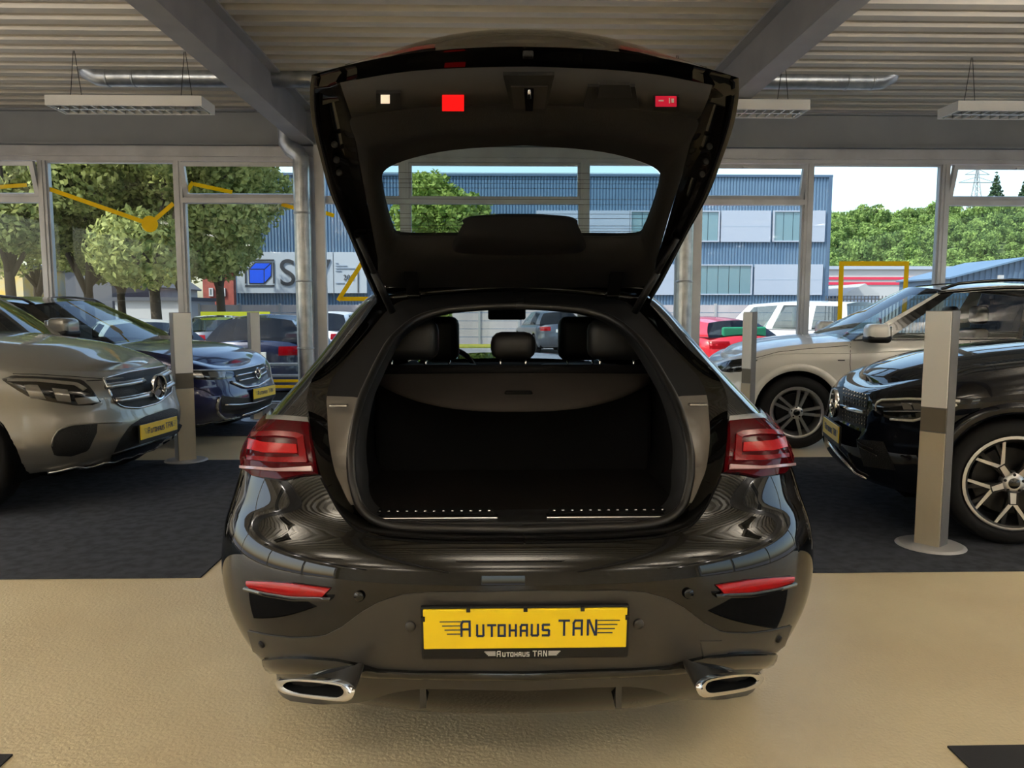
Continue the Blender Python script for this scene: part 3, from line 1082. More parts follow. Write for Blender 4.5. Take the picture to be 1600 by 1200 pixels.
def number_plate(parent, Mx, w_=0.52, h=0.11, small=False):
    """yellow dealer plate in a black holder; Mx: local frame, x right, z up, -y outward, origin at the centre of the yellow plate"""
    def put(mb, name, m, par):
        mb.V = [Mx @ v for v in mb.V]
        return mb.build(name, m, par, True)
    hd = put(MB().rbox(-w_ / 2 - .007, w_ / 2 + .007, 0.0, 0.014, -h / 2 - .034, h / 2 + .006, 0.005), 'number_plate', 'black_plastic', parent)
    hd['label'] = 'yellow dealer plate in a black holder'
    put(MB().rbox(-w_ / 2, w_ / 2, -0.006, 0.002, -h / 2, h / 2, 0.0025), 'plate_panel', 'plate_yellow', hd)
    wd = 0.0055 if not small else 0.006
    it = []
    x = -0.163
    it.append(('A', x, -0.017, .040, .85)); x += .040
    for g in 'UTOHAUS':
        it.append((g, x, -0.018, .030, .85)); x += .0282 if g != 'T' else .0265
    x += .014
    for g in 'TAN':
        it.append((g, x, -0.017, .040, .85)); x += .0365
    for q in it:
        mb = strokes([q], wd, 0.002)
        mb.V = [v + Vector((0, -0.0065, 0)) for v in mb.V]
        put(mb, 'letter', 'plate_ink', hd)
    mb = MB()
    for k in range(4):
        z = 0.0225 - k * .0115
        mb.box(-0.218 + k * .006, -0.160, -0.0075, -0.006, z - .0011, z + .0011)
        mb.box(x - .012, x + .045 - k * .006, -0.0075, -0.006, z - .0011, z + .0011)
    put(mb, 'lettering_wings', 'plate_ink', hd)
    if not small:
        mb = MB()
        for sx in (-.145, 0, .145):
            mb.box(sx - .005, sx + .005, -0.010, 0.0, h / 2 - .005, h / 2 + .006)
        for sx in (-1, 1):
            mb.box(sx * w_ / 2 - .005, sx * w_ / 2 + .005, -0.010, 0, h / 2 - .03, h / 2 - .018)
        put(mb, 'holder_clip', 'black_plastic', hd)
        it = []
        x = -0.072
        it.append(('A', x, -h / 2 - .025, .014, .9)); x += .0145
        for g in 'UTOHAUS':
            it.append((g, x, -h / 2 - .025, .0105, .9)); x += .0103
        x += .006
        for g in 'TAN':
            it.append((g, x, -h / 2 - .025, .014, .9)); x += .0135
        for q in it:
            mb = strokes([q], .0022, .001)
            mb.V = [v + Vector((0, -0.0006, 0)) for v in mb.V]
            put(mb, 'holder_letter', 'plate_white', hd)
        mb = MB()
        for k in range(4):
            z = -h / 2 - .012 - k * .0035
            mb.box(-0.105 + k * .003, -0.076, -0.0008, 0.0, z - .0009, z + .0009)
            mb.box(x - .001, x + .030 - k * .003, -0.0008, 0.0, z - .0009, z + .0009)
        put(mb, 'holder_wings', 'plate_white', hd)
    return hd

def frame_at(p, n, upv=Vector((0, 0, 1))):
    """matrix with -y along n, x to the right seen from outside, z up"""
    yv = (-n).normalized()
    xv = yv.cross(upv).normalized()
    zv = xv.cross(yv).normalized()
    m = Matrix((xv, yv, zv)).transposed().to_4x4()
    m.translation = p
    return m

# ------------------------------------------------------------------ the black coupe with its tailgate up
XC = 0.078
HERO = empty('hatchback_car', (XC, 4.1, 0), 0, 'glossy black coupe-backed car with its tailgate raised and empty boot showing', 'car')

RZ = [(.26, 2.06), (.31, 2.00), (.36, 1.965), (.45, 1.935), (.55, 1.915), (.65, 1.91), (.72, 1.92), (.77, 1.945), (.80, 1.975), (.86, 2.0), (.95, 2.04), (1.02, 2.10), (1.10, 2.26), (1.20, 2.48), (1.30, 2.70), (1.40, 2.93), (1.48, 3.15), (1.52, 3.36)]
WZ = [(.26, .83), (.31, .865), (.40, .905), (.5, .935), (.6, .945), (.7, .94), (.8, .925), (.9, .905), (1.0, .87), (1.1, .815), (1.2, .765), (1.3, .725), (1.4, .685), (1.48, .63), (1.52, .56)]
def smooth_tab(tab, sig):
    zz = np.linspace(.10, 1.68, 800)
    a = np.array([q[0] for q in tab]); b_ = np.array([q[1] for q in tab])
    y = np.array([pchip(list(a), list(b_), float(z)) for z in zz])
    lo, hi = zz < a[0], zz > a[-1]
    y[lo] = b_[0] + (zz[lo] - a[0]) * (b_[1] - b_[0]) / (a[1] - a[0])
    y[hi] = b_[-1] + (zz[hi] - a[-1]) * (b_[-1] - b_[-2]) / (a[-1] - a[-2])
    h_ = zz[1] - zz[0]
    k = np.exp(-0.5 * (np.arange(-60, 61) * h_ / sig) ** 2); k /= k.sum()
    ys = np.convolve(np.pad(y, 60, mode='edge'), k, mode='valid')
    return zz, ys
_RT, _WT = smooth_tab(RZ, .022), smooth_tab(WZ, .025)
def hR(z): return float(np.interp(z, _RT[0], _RT[1]))
def hW(z): return float(np.interp(z, _WT[0], _WT[1]))
HA, HN = 0.62, 2.5
def h_y(x, z, off=0.0):
    """rear skin: y for a lateral position measured from the centre line"""
    W_ = hW(z)
    f = min(abs(x) / W_, 0.9999)
    return hR(z) + off + HA * (1 - (1 - f ** HN) ** (1 / HN))
def h_hit(u, v, off=0.0):
    """picture point onto the rear skin (world)"""
    d = ray(u, v)
    y0 = 1.6
    prev = None
    n = 260
    for k in range(n):
        y = y0 + 2.2 * k / n
        p = CAM + d * (y / d.y)
        x = p.x - XC
        z = min(max(p.z, .26), 1.52)
        if abs(x) < hW(z):
            g = y - h_y(x, z, off)
        else:
            g = -1e-3
        if g >= 0:
            lo, hi = y - 2.2 / n, y
            for _ in range(24):
                md = (lo + hi) / 2
                p = CAM + d * (md / d.y)
                x = p.x - XC; z = min(max(p.z, .26), 1.52)
                if abs(x) < hW(z) and md - h_y(x, z, off) >= 0: hi = md
                else: lo = md
            return CAM + d * (hi / d.y)
    # beside the silhouette: the flank at its widest
    p = CAM + d * (2.45 / d.y)
    z = min(max(p.z, .26), 1.52)
    sg = 1 if p.x > XC else -1
    x = sg * hW(z) * 0.985
    return Vector((XC + x, h_y(x, z, off), z))
def h_nrm(p):
    x, z = p.x - XC, p.z
    e = 0.004
    gx = (h_y(x + e, z) - h_y(x - e, z)) / (2 * e)
    gz = (h_y(x, z + e) - h_y(x, z - e)) / (2 * e)
    return Vector((gx, -1, gz)).normalized()
def h_hit_n(u, v):
    p = h_hit(u, v)
    return p, h_nrm(p)
I4 = Matrix.Identity(4)
def mirr(p): return Vector((2 * XC - p.x, p.y, p.z))

def hero_patch(name, top, bot, m, off=0.003, thick=0.012, nu=24, nv=6, bulge=0.0, parent=HERO, both=True):
    T = resample([(a, b_, 0) for a, b_ in top], nu)
    B = resample([(a, b_, 0) for a, b_ in bot], nu)
    GR = [[T[i].lerp(B[i], j / (nv - 1)) for i in range(nu)] for j in range(nv)]
    o = lay(name, GR, h_hit_n, I4, m, parent, off, thick, bulge, True)
    r = [o]
    if both:
        me = o.data.copy()
        for v in me.vertices:
            v.co.x = 2 * XC - v.co.x
        me.flip_normals()
        o2 = fin(name, me, m, parent, True, True)
        r.append(o2)
    return r

# opening of the boot: outer edge and rubber seal, left half, paired, from the sill up to the roof
OPEN_O = [(818, 846), (700, 845), (612, 840), (562, 828), (533, 800), (513, 765), (500, 738), (489, 690), (483, 650), (479, 622), (488, 592), (528, 550), (563, 507), (584, 478), (602, 463), (645, 455), (725, 448), (818, 445)]
OPEN_I = [(818, 828), (700, 826), (625, 823), (585, 812), (563, 792), (553, 762), (549, 738), (549, 700), (556, 655), (565, 622), (577, 595), (594, 560), (615, 527), (650, 499), (690, 486), (720, 482), (760, 479), (818, 477)]
O3 = [h_hit(*q) for q in OPEN_O]
I3 = [h_hit(*q, 0.07) for q in OPEN_I]
ez = sorted([(p.z, XC - p.x) for p in O3[2:15]])
def xk(z): return pchip([a for a, _ in ez], [b_ for _, b_ in ez], z)
ZS = O3[0].z

def skin_rows(zs, tk=None):
    """rows of the rear skin from the centre (or the opening edge) round to the flank, then forward to the front"""
    rows = []
    for z in zs:
        W_ = hW(z)
        t0 = 0.0
        if tk:
            f = min(tk(z) / W_, 0.98)
            t0 = math.asin(f ** (HN / 2))
        row = []
        for k in range(31):
            t = t0 + (math.pi / 2 - t0) * k / 30
            x, d = sup(W_, HA, HN, t)
            row.append((x, hR(z) + d, z))
        yF = pchip([.26, .5, .8, 1.0, 1.1, 1.3, 1.52], [6.5, 6.62, 6.5, 6.3, 5.45, 4.95, 4.45], z) if z <= 1.001 else pchip([1.0, 1.1, 1.3, 1.52], [5.75, 5.5, 5.0, 4.4], z)
        y0 = row[-1][1]
        af = 0.8 if z <= 1.001 else 0.5
        for k in range(1, 13):
            row.append((W_, y0 + (yF - af - y0) * k / 12, z))
        for k in range(1, 15):
            x, d = sup(W_, af, 2.4, math.pi / 2 * (1 - k / 14))
            row.append((x, yF - d, z))
        rows.append(row)
    return rows

def both_sides(rows, name, m, cut=None):
    mb = MB()
    for sg in (-1, 1):
        P = [[Vector((XC + sg * x, y, z)) for (x, y, z) in r] for r in rows]
        mb.grid(P, flip=(sg < 0))
    return mb.build(name, m, HERO, True, smooth=True)

zs_low = [.262 + (ZS - .262) * k / 34 for k in range(35)]
low = both_sides(skin_rows(zs_low), 'bumper_body', 'paint_black')
zs_up = [ZS + (1.0 - ZS) * k / 20 for k in range(21)]
both_sides(skin_rows(zs_up, xk), 'quarter_panel', 'paint_black')
zs_gr = [1.0 + (1.515 - 1.0) * k / 34 for k in range(35)]
# cabin sides (windscreen left out)
mb = MB()
for sg in (-1, 1):
    rr = skin_rows(zs_gr, xk)
    P = [[Vector((XC + sg * x, y, z)) for (x, y, z) in r[:31 + 12 + 6]] for r in rr]
    mb.grid(P, flip=(sg < 0))
mb.build('cabin_side', 'paint_black', HERO, True, smooth=True)
mb = MB()
rr = skin_rows(zs_gr, xk)
mb.grid([[Vector((XC - x, y, z)) for (x, y, z) in r[48:]] + [Vector((XC + x, y, z)) for (x, y, z) in r[48:][::-1]] for r in rr])
glass('windscreen_glass', (0.80, 0.86, 0.85, 1), refl=0.25)
mb.build('windscreen', 'windscreen_glass', HERO, True, smooth=True)
# bonnet
top = skin_rows([1.0])[0]
rows = []
for (x, y, z) in top[31:]:
    if y > 5.2:
        rows.append([Vector((XC + x * f, y, 1.0 + 0.06 * (1 - abs(f) ** 2.5) * min(1, (6.35 - y) * 3 + .1))) for f in [-1 + k / 8 for k in range(17)]])
MB().grid(rows).build('bonnet', 'paint_black', HERO, True, smooth=True)
# roof skin
rows = []
for k in range(15):
    y = O3[-1].y - 0.005 + (4.5 - O3[-1].y) * k / 14
    f = k / 14
    zedge = 1.497 + 0.02 * math.sin(math.pi * min(f * 1.2, 1))
    we = hW(1.49) + 0.0
    zc_ = 0.045 + 0.03 * math.sin(math.pi * f)
    if k == 0: zc_ = 0.035
    rows.append([Vector((XC + we * g, y + (0.10 * (1 - g * g) * f), zedge + zc_ * (1 - abs(g) ** 2.4))) for g in [-1 + q / 10 for q in range(21)]])
MB().grid(rows).build('roof', 'paint_black', HERO, True, smooth=True)

# gutter between skin edge and seal
def full_loop(h):
    L = smooth_line(h, 5)
    return L + [mirr(p) for p in L[::-1]][1:]
LO = full_loop(O3)
G1 = full_loop([a.lerp(b_, .10) + Vector((0, .045, 0)) for a, b_ in zip(O3, I3)])
G2 = full_loop([a.lerp(b_, .30) + Vector((0, .06, 0)) for a, b_ in zip(O3, I3)])
G3 = full_loop([a.lerp(b_, .80) + Vector((0, .035, 0)) for a, b_ in zip(O3, I3)])
LI = full_loop(I3)
CB = Vector((XC, 3.0, 1.10))
def inward(p, s, dy): 
    q = p.lerp(Vector((XC, p.y, 1.10)), s)
    return Vector((q.x, p.y + dy, q.z))
n_ = len(LO)
MB().grid([LO, G1, G2]).build('gutter_edge', 'paint_black', HERO, True, smooth=True)
lo_i = 5 * 6
hi_i = 5 * 9
def rng(a, b_): return list(range(a, b_ + 1))
def strip(loops, idx, name, m):
    MB().grid([[L[i] for i in idx] for L in loops]).build(name, m, HERO, True, smooth=True)
N1 = n_ - 1
strip([G2, G3, LI], rng(0, 5 * 4), 'sill_gutter', 'black_gloss')
strip([G2, G3, LI], rng(N1 - 5 * 4, N1), 'sill_gutter', 'black_gloss')
strip([G2, G3, LI], rng(5 * 4, lo_i), 'gutter_trim', 'satin_trim')
strip([G2, G3, LI], rng(N1 - lo_i, N1 - 5 * 4), 'gutter_trim', 'satin_trim')
strip([G2, G3, LI], rng(lo_i, hi_i), 'side_trim', 'satin_trim')
strip([G2, G3, LI], rng(N1 - hi_i, N1 - lo_i), 'side_trim', 'satin_trim')
strip([G2, G3, LI], rng(hi_i, N1 - hi_i), 'gutter_top', 'boot_dark')
# closing strip below the sill (ties gutter to both ends at the centre)
MB().tube(LI, 0.013, 10, False).build('rubber_seal', 'seal', HERO, True, smooth=True)
def inw(p, s, dy):
    f = min(max((p.z - .80) / .10, 0), 1)
    return inward(p, s * f, dy) - Vector((0, 0, .004 * (1 - f)))
IN1 = [inw(p, .035, .03) for p in LI]
IN2 = [inw(p, .05, .12) for p in LI]
MB().grid([LI, IN1, IN2]).build('opening_trim', 'black_plastic', HERO, True, smooth=True)
# chrome catch on each shoulder
for u0 in ((515, 634), ):
    p = h_hit(530, 633, 0.045)
    for q in (p, mirr(p)):
        MB().rbox(q.x - .028, q.x + .028, q.y - .02, q.y + .01, q.z - .005, q.z + .003, .003).build('chrome_catch', 'satin_chrome', HERO, True)

# boot interior
zf = 0.745
xs_ = 0.50
mb = MB()
mb.box(XC - .56, XC + .56, 2.10, 3.12, zf - .05, zf)
mb.build('boot_floor', 'boot_cloth', HERO, True)
for sg in (-1, 1):
    P = [[Vector((XC + sg * x, y, zf - .02 + f * (zm - zf + .02))) for (x, f) in ((.53, 0), (.56, .15), (.57, .4), (.56, .6), (.53, .8), (.5, 1))] for y, zm in ((2.18, .93), (2.5, 1.08), (3.1, 1.36))]
    MB().grid(P, flip=(sg < 0)).build('boot_wall', 'boot_dark', HERO, True, smooth=True)
MB().rbox(XC - .56, XC + .56, 3.06, 3.2, zf - .05, 1.135, .02).build('rear_seat_back', 'boot_dark', HERO, True)
MB().box(XC - .74, XC + .74, 3.2, 5.4, .34, .5).build('cabin_floor', 'under', HERO, True)
MB().box(XC - .76, XC - .74, 3.0, 5.2, .3, 1.02).build('door_lining', 'under', HERO, True)
MB().box(XC + .74, XC + .76, 3.0, 5.2, .3, 1.02).build('door_lining', 'under', HERO, True)
# headlining under the roof
MB().grid([[Vector((XC + .60 * g, y, 1.470 + .03 * (1 - g * g))) for g in (-1, -.5, 0, .5, 1)] for y in (3.25, 3.8, 4.5)]).build('headlining', 'boot_dark', HERO, True, smooth=True)
# load cover folded down behind the seats
rows = []
for k in range(25):
    f = -1 + 2 * k / 24
    x = f * .535
    zt, yt = 1.142 - .006 * f * f, 3.04
    e = (1 - abs(f) ** 2.6)
    yb_, zb_ = 3.0 - .30 * e, 1.125 - .072 * e - .012
    rows.append([Vector((XC + x, yt + (yb_ - yt) * t, zt + (zb_ - zt) * t + .012 * math.sin(math.pi * t))) for t in (0, .2, .4, .6, .8, 1)] + [Vector((XC + x, yb_ + .004, zb_ - .012))])
cov = MB().grid(rows).build('load_cover', 'cover_cloth', HERO, True, smooth=True)
p = at(810, 613, 2.83)
MB().rbox(p.x - .052, p.x + .052, p.y - .03, p.y + .01, p.z - .012, p.z + .008, .009).build('pull_handle', 'under', cov, True, smooth=True)
MB().tube([(XC - .56, 3.05, 1.15), (XC + .56, 3.05, 1.15)], .022, 12).build('cover_cassette', 'boot_dark', HERO, True, smooth=True)
# headrests
def hr(x, y, z0, w_, h, d=.11):
    o = MB().rbox(XC + x - w_ / 2, XC + x + w_ / 2, y - d / 2, y + d / 2, z0, z0 + h, .045, 3).build('headrest', 'leather', HERO, True, smooth=True)
    for s_ in (-1, 1):
        MB().tube([(XC + x + s_ * w_ * .28, y, z0 - .06), (XC + x + s_ * w_ * .28, y, z0 + .02)], .006, 8).build('headrest_post', 'chrome', o, True, smooth=True)
hr(0, 3.16, 1.185, .185, .115)
hr(-.43, 3.16, 1.185, .25, .165)
hr(.43, 3.16, 1.185, .25, .165)
hr(-.385, 4.12, 1.12, .24, .235, .12)
hr(.385, 4.12, 1.12, .24, .235, .12)
for x in (-.385, .385):
    MB().rbox(XC + x - .25, XC + x + .25, 4.06, 4.2, .5, 1.10, .06, 3).build('front_seat', 'leather', HERO, True, smooth=True)
MB().rbox(XC - .72, XC + .72, 4.95, 5.55, .7, 1.035, .07, 3).build('dashboard', 'under', HERO, True, smooth=True)
rng_ = [Vector((XC - .37 + .18 * math.cos(a), 4.72 + .05 * math.sin(a), .98 + .17 * math.sin(a))) for a in [2 * math.pi * k / 32 for k in range(33)]]
MB().tube(rng_, .016, 8, False).build('steering_wheel', 'leather', HERO, True, smooth=True)
p = at(790, 490, 4.72)
MB().rbox(XC - .115, XC + .115, 4.70, 4.74, p.z - .038, p.z + .034, .014, 3).build('interior_mirror', 'under', HERO, True, smooth=True)
MB().tube([(XC, 4.72, p.z + .03), (XC, 4.80, p.z + .12)], .014, 8).build('mirror_stem', 'under', HERO, True)

# sill strips, chrome with a studded black tread
zst = I3[0].z + .004
for q in (0, 1):
    pl_, pr_ = at(578, 806, 2.15), at(778, 806, 2.15)
    if q: pl_, pr_ = mirr(pr_), mirr(pl_)
    st = MB().rbox(pl_.x, pr_.x, 2.11, 2.15, zst, zst + .012, .003).build('sill_strip', 'satin_chrome', HERO, True)
    MB().box(pl_.x + .012, pr_.x - .012, 2.15, 2.20, zst, zst + .016).build('tread', 'under', st, True)
    for k in range(13):
        x = pl_.x + .025 + (pr_.x - pl_.x - .05) * k / 12
        MB().lathe([(0, .003), (.004, .002), (.005, 0)], 8, 'z', (x, 2.165, zst + .016)).build('stud', 'satin_chrome', st, True)
MB().rbox(XC - .50, XC + .50, 2.105, 2.24, zf - .03, zst, .006).build('sill_cover', 'black_plastic', HERO, True, smooth=True)

# tail lamps
tl = hero_patch('tail_lamp', [(383, 668), (400, 658), (440, 660), (484, 664)], [(383, 733), (400, 745), (440, 750), (470, 744), (497, 741)], 'lamp_red_dark', .012, .03, 24, 10, bulge=.008)
for k, o in enumerate(tl):
    o['label'] = 'dark red tail lamp with bright red light bar'
def tl_child(name, top, bot, m, off, th=.006, nu=14, nv=4):
    for k, o in enumerate(hero_patch(name, top, bot, m, off, th, nu, nv)):
        o.parent = tl[k]
        o.matrix_parent_inverse = mworld(tl[k]).inverted()
tl_child('light_bar', [(402, 681), (440, 681), (470, 684), (480, 688)], [(402, 688), (440, 688), (466, 691), (472, 694)], 'lamp_red', .024)
tl_child('light_bar', [(470, 686), (480, 688)], [(476, 726), (487, 726)], 'lamp_red', .024)
tl_child('light_bar', [(396, 716), (440, 720), (480, 719)], [(396, 722), (440, 727), (486, 727)], 'lamp_red', .024)
tl_child('light_core', [(398, 690), (420, 697), (470, 701)], [(396, 706), (420, 712), (472, 714)], 'lamp_red_bright', .023)
tl_child('clear_strip', [(386, 731), (440, 736), (494, 733)], [(386, 735), (440, 740), (495, 740)], 'lamp_clear', .025)
hero_patch('lamp_moulding', [(404, 650), (440, 651), (482, 655)], [(401, 657), (440, 659), (484, 663)], 'satin_chrome', .008, .014, 14, 3)

# lower bumper: satin panel, gloss strip, diffuser
def mirrored(px, c=813.5):
    return px + [(2 * c - a, b_) for a, b_ in px[::-1] if a < c - 1]
PAN_T = [(388, 985), (420, 992), (460, 996), (505, 994), (535, 979), (565, 956), (595, 939), (630, 929), (670, 925), (821, 923)]
PAN_B = [(398, 1022), (418, 1027), (445, 1024), (480, 1024), (530, 1028), (565, 1035), (590, 1043), (650, 1046), (700, 1046), (821, 1047)]
def bump_side(name, T, B, m, off, th, nu=30, nv=6, bulge=0.0):
    return hero_patch(name, T, B, m, off, th, nu, nv, bulge)
bump_side('lower_bumper', PAN_T, PAN_B, 'satin_grey', .004, .02, 34, 8)
GS_B = [(414, 1046), (440, 1047), (480, 1047), (530, 1048), (565, 1052), (590, 1054), (650, 1056), (700, 1057), (821, 1058)]
bump_side('gloss_strip', [(402, 1026)] + PAN_B[1:], GS_B, 'black_gloss', .014, .03, 34, 4, .006)
DF_B = [(416, 1062), (450, 1092), (500, 1098), (555, 1096), (580, 1091), (612, 1080), (650, 1074), (700, 1074), (821, 1077)]
bump_side('diffuser', GS_B, DF_B, 'satin_grey', .006, .03, 34, 6)
# reflectors with a gloss black strip below
hero_patch('rear_reflector', [(388, 907), (420, 908), (460, 911), (517, 919)], [(392, 917), (420, 924), (460, 930), (505, 932)], 'reflector', .008, .02, 18, 4, .004)
hero_patch('reflector_trim', [(386, 916), (420, 924), (460, 930), (520, 931)], [(386, 921), (420, 930), (460, 937), (518, 937)], 'black_gloss', .012, .02, 18, 3, .002)
# parking sensors
def disc_on(u, v, r, name, m, off=.006, both=True):
    p, n = h_hit_n(u, v)
    for q in ((p, n),) + (((mirr(p), Vector((-n.x, n.y, n.z))),) if both else ()):
        mb = MB().lathe([(0, -.004), (r * .85, -.004), (r, -.001), (r, .004)], 20, 'y')
        mx = frame_at(q[0] + q[1] * off, q[1])
        mb.V = [mx @ v_ for v_ in mb.V]
        mb.build(name, m, HERO, True, smooth=True)
disc_on(642, 977, .014, 'parking_sensor', 'satin_grey')
disc_on(411, 1005, .011, 'parking_sensor', 'black_plastic')
disc_on(562, 931, .014, 'parking_sensor', 'paint_black')
# tow-eye cover
hero_patch('tow_cover', [(1092, 1000), (1126, 999)], [(1098, 1027), (1137, 1024)], 'satin_grey', .0065, .02, 8, 4, both=False)
# number plate
pc = at(818, 979, 1.0)
d = ray(818, 979); yp = hR(.55) - .012
pc = CAM + d * (yp / d.y)
number_plate(HERO, frame_at(Vector((XC, pc.y - .008, pc.z)), Vector((0, -1, -0.12))))
# exhaust tips
EX_O = [(429, 1069), (440, 1061), (470, 1059), (528, 1065), (550, 1075), (553, 1085), (546, 1094), (528, 1096), (470, 1089), (440, 1082)]
EX_I = [(442, 1072), (451, 1066), (472, 1065), (522, 1070), (534, 1076), (537, 1082), (532, 1088), (520, 1089), (474, 1084), (452, 1079)]
ya_, yb_ = h_hit(440, 1064).y, h_hit(548, 1070).y
def el_(u): return ya_ + (yb_ - ya_) * (u - 440) / 108
off_ = min(h_hit(u, v).y - el_(u) for u, v in EX_O + EX_I) - .012
def ey(u): return el_(u) + off_
eo = smooth_line([at(u, v, ey(u)) for u, v in EX_O], 4, True)
ei = smooth_line([at(u, v, ey(u) - .004) for u, v in EX_I], 4, True)
for sg in (0, 1):
    f = mirr if sg else (lambda q: q)
    A = [f(p) for p in eo]; B = [f(p) for p in ei]
    back = [f(p + Vector((0, .16, 0))) for p in eo]
    deep = [f(p + Vector((0, .14, 0))) for p in ei]
    mid = [f(a.lerp(b_, .5) + Vector((0, -.010, 0))) for a, b_ in zip(eo, ei)]
    rim0 = [f(p + Vector((0, .012, 0))) for p in eo]
    ex = MB().grid([rim0, A, mid, B], closed=True, flip=bool(sg)).build('exhaust_tip', 'chrome', HERO, True, smooth=True)
    MB().grid([back, rim0], closed=True, flip=bool(sg)).build('exhaust_sleeve', 'satin_grey', ex, True, smooth=True)
    mb = MB().grid([B, deep], closed=True, flip=bool(sg))
    mb.F.append(tuple(range(len(B), 2 * len(B))))
    mb.build('exhaust_bore', 'under', ex, True, smooth=True)
# diffuser fins
for u in (661, 966):
    p = at(u, 1072, 1.975)
    q = at(u, 1104, 1.975)
    MB().prism([(p.x - .008, 1.965, p.z + .01), (p.x - .008, 1.965, q.z), (p.x - .008, 1.985, q.z - .002), (p.x - .008, 2.16, p.z - .0), (p.x - .008, 2.16, p.z + .02)], (.016, 0, 0)).build('diffuser_fin', 'satin_grey', HERO, True)
# underside so that no light leaks into the bumper
MB().box(XC - .62, XC + .62, 2.35, 6.0, .27, .33).build('underbody', 'under', HERO, True)
MB().box(XC - .62, XC + .62, 2.16, 2.19, .36, .70).build('bumper_core', 'under', HERO, True)
for ya in (2.95, 5.82):
    for sg in (-1, 1):
        wheel(HERO, sg * (.945 - .135), ya - 4.1, .36, .26, .24, 'five', sg)
# chrome line along the bumper top seam
MB().tube([p + Vector((0, -.004, -.003)) for p in LO[:5 * 6]] , .0032, 6).build('panel_gap', 'under', HERO, True)
MB().tube([p + Vector((0, -.004, -.003)) for p in LO[-5 * 6:]], .0032, 6).build('panel_gap', 'under', HERO, True)

# ---------------------------------------------------------------- tailgate
HY, HZ = 3.12, 1.505
EYE, EZE = 2.08, 2.03
def on_lid(u, v, off=0.0):
    """picture point on the plane of the raised lid; off lowers it towards the viewer"""
    nrm = Vector((0, EZE - HZ, HY - EYE)).normalized()     # upward normal of the lid
    p0 = Vector((0, HY, HZ)) - nrm * off
    d = ray(u, v)
    t = (p0 - CAM).dot(nrm) / d.dot(nrm)
    return CAM + d * t
LN = Vector((0, EZE - HZ, HY - EYE)).normalized()
LID_X = XC + .012
def lm(p): return Vector((2 * LID_X - p.x, p.y, p.z))
def lid_loop(px, off=0.0, per=4):
    L = smooth_line([on_lid(u, v, off) for u, v in px], per)
    return L + [lm(p) for p in L[::-1]][1:]
LID = None
# inner trim with the window hole
TR_O = [(822, 160), (690, 166), (610, 173), (549, 183), (556, 222), (565, 275), (578, 340), (590, 405), (601, 446), (700, 449), (806, 450)]
TR_I = [(817, 227), (712, 234), (645, 247), (604, 264), (596, 285), (600, 318), (607, 346), (613, 364), (626, 377), (705, 378), (809, 379)]
A = lid_loop(TR_O, .01); Bm = lid_loop([((a + c) / 2, (b_ + d) / 2) for (a, b_), (c, d) in zip(TR_O, TR_I)], .03); Ci = lid_loop(TR_I, .012); Cd = [p + LN * .04 for p in Ci]
LID = MB().grid([A, Bm, Ci, Cd], closed=True).build('tailgate', 'lid_trim', HERO, True, smooth=True)
LID['label'] = 'raised tailgate with dark inner trim and rear window'
# glass
Lh = smooth_line([on_lid(u, v, -.015) for u, v in TR_I], 4)
rows = [[p.lerp(lm(p), k / 12) for k in range(13)] for p in Lh]
mb = MB().grid(rows)
mb.build('rear_window', 'rear_glass', LID, True, smooth=True)
# heating wires across the glass
for k in range(1, 13):
    i = int(len(Lh) * (0.30 + 0.45 * k / 13))
    p = Lh[i] - LN * .002
    MB().tube([p, lm(p)], .0007, 4, False).build('heating_wire', 'wire', LID, True)
# outer skin
SK = [(826, 76), (700, 84), (600, 97), (530, 110), (487, 117), (484, 140), (488, 190), (500, 245), (517, 305), (545, 368), (575, 440), (592, 470), (700, 462), (826, 458)]
# lid skin: rows along the lid from the lower edge to the hinge
edge = [((487, 117), (826, 78)), ((484, 150), None), ((488, 195), None), ((500, 245), None), ((517, 305), None), ((545, 368), None), ((575, 435), None), ((590, 458), None)]
ctr_off = [0.0, .17, .175, .10, .05, .04, .03, .02]
rows_o, rows_e = [], []
for k, ((e, c), co) in enumerate(zip(edge, ctr_off)):
    pe = on_lid(*e, -.03)
    pm = on_lid(826, 84, -.03) if k == 0 else None
    row = []
    for j in range(25):
        f = -1 + 2 * j / 24
        x = LID_X + (LID_X - pe.x) * f
        q = Vector((x, pe.y, pe.z))
        bow = (1 - abs(f) ** 2.2)
        if k == 0:
            q = q + Vector((0, -.10, .045)) * bow
        else:
            q = q + LN * co * bow + Vector((0, -.10, .045)) * bow * max(0, 1 - k / 4)
        row.append(q)
    rows_o.append(row)
def proj(p):
    q = p - CAM
    w_ = q.dot(FW)
    return 800 + FPX * q.dot(RT) / w_, 600 - FPX * q.dot(UP) / w_
def in_poly(u, v, poly):
    c = False
    for (x0, y0), (x1, y1) in zip(poly, poly[1:] + poly[:1]):
        if (y0 > v) != (y1 > v) and u < (x1 - x0) * (v - y0) / (y1 - y0) + x0:
            c = not c
    return c
_poly = [(826 + (a - 826) * 1.09, 303 + (b_ - 303) * 1.22) for a, b_ in TR_I]
_poly = _poly + [(1652 - a, b_) for a, b_ in _poly[::-1]]
dn = []
for j in range(25):
    dn.append(smooth_line([r[j] for r in rows_o], 8))
dn = [list(c) for c in zip(*dn)]
sk = MB().grid(dn)
sk.F = [f for f in sk.F if not in_poly(*proj(sum((sk.V[i] for i in f), Vector()) / 4), _poly)]
sk.build('outer_skin', 'paint_black', LID, True, smooth=True)
# lower edge flange (underside of the skin lip)
lip = []
for j in range(25):
    a = rows_o[0][j]
    f = -1 + 2 * j / 24
    lip.append([a, a + Vector((0, .022, -.008)), a + Vector((0, .035, -.036)), a + Vector((0, .085, -.030)), a + Vector((0, .11, -.052))])
MB().grid(lip).build('lower_flange', 'paint_black', LID, True, smooth=True)
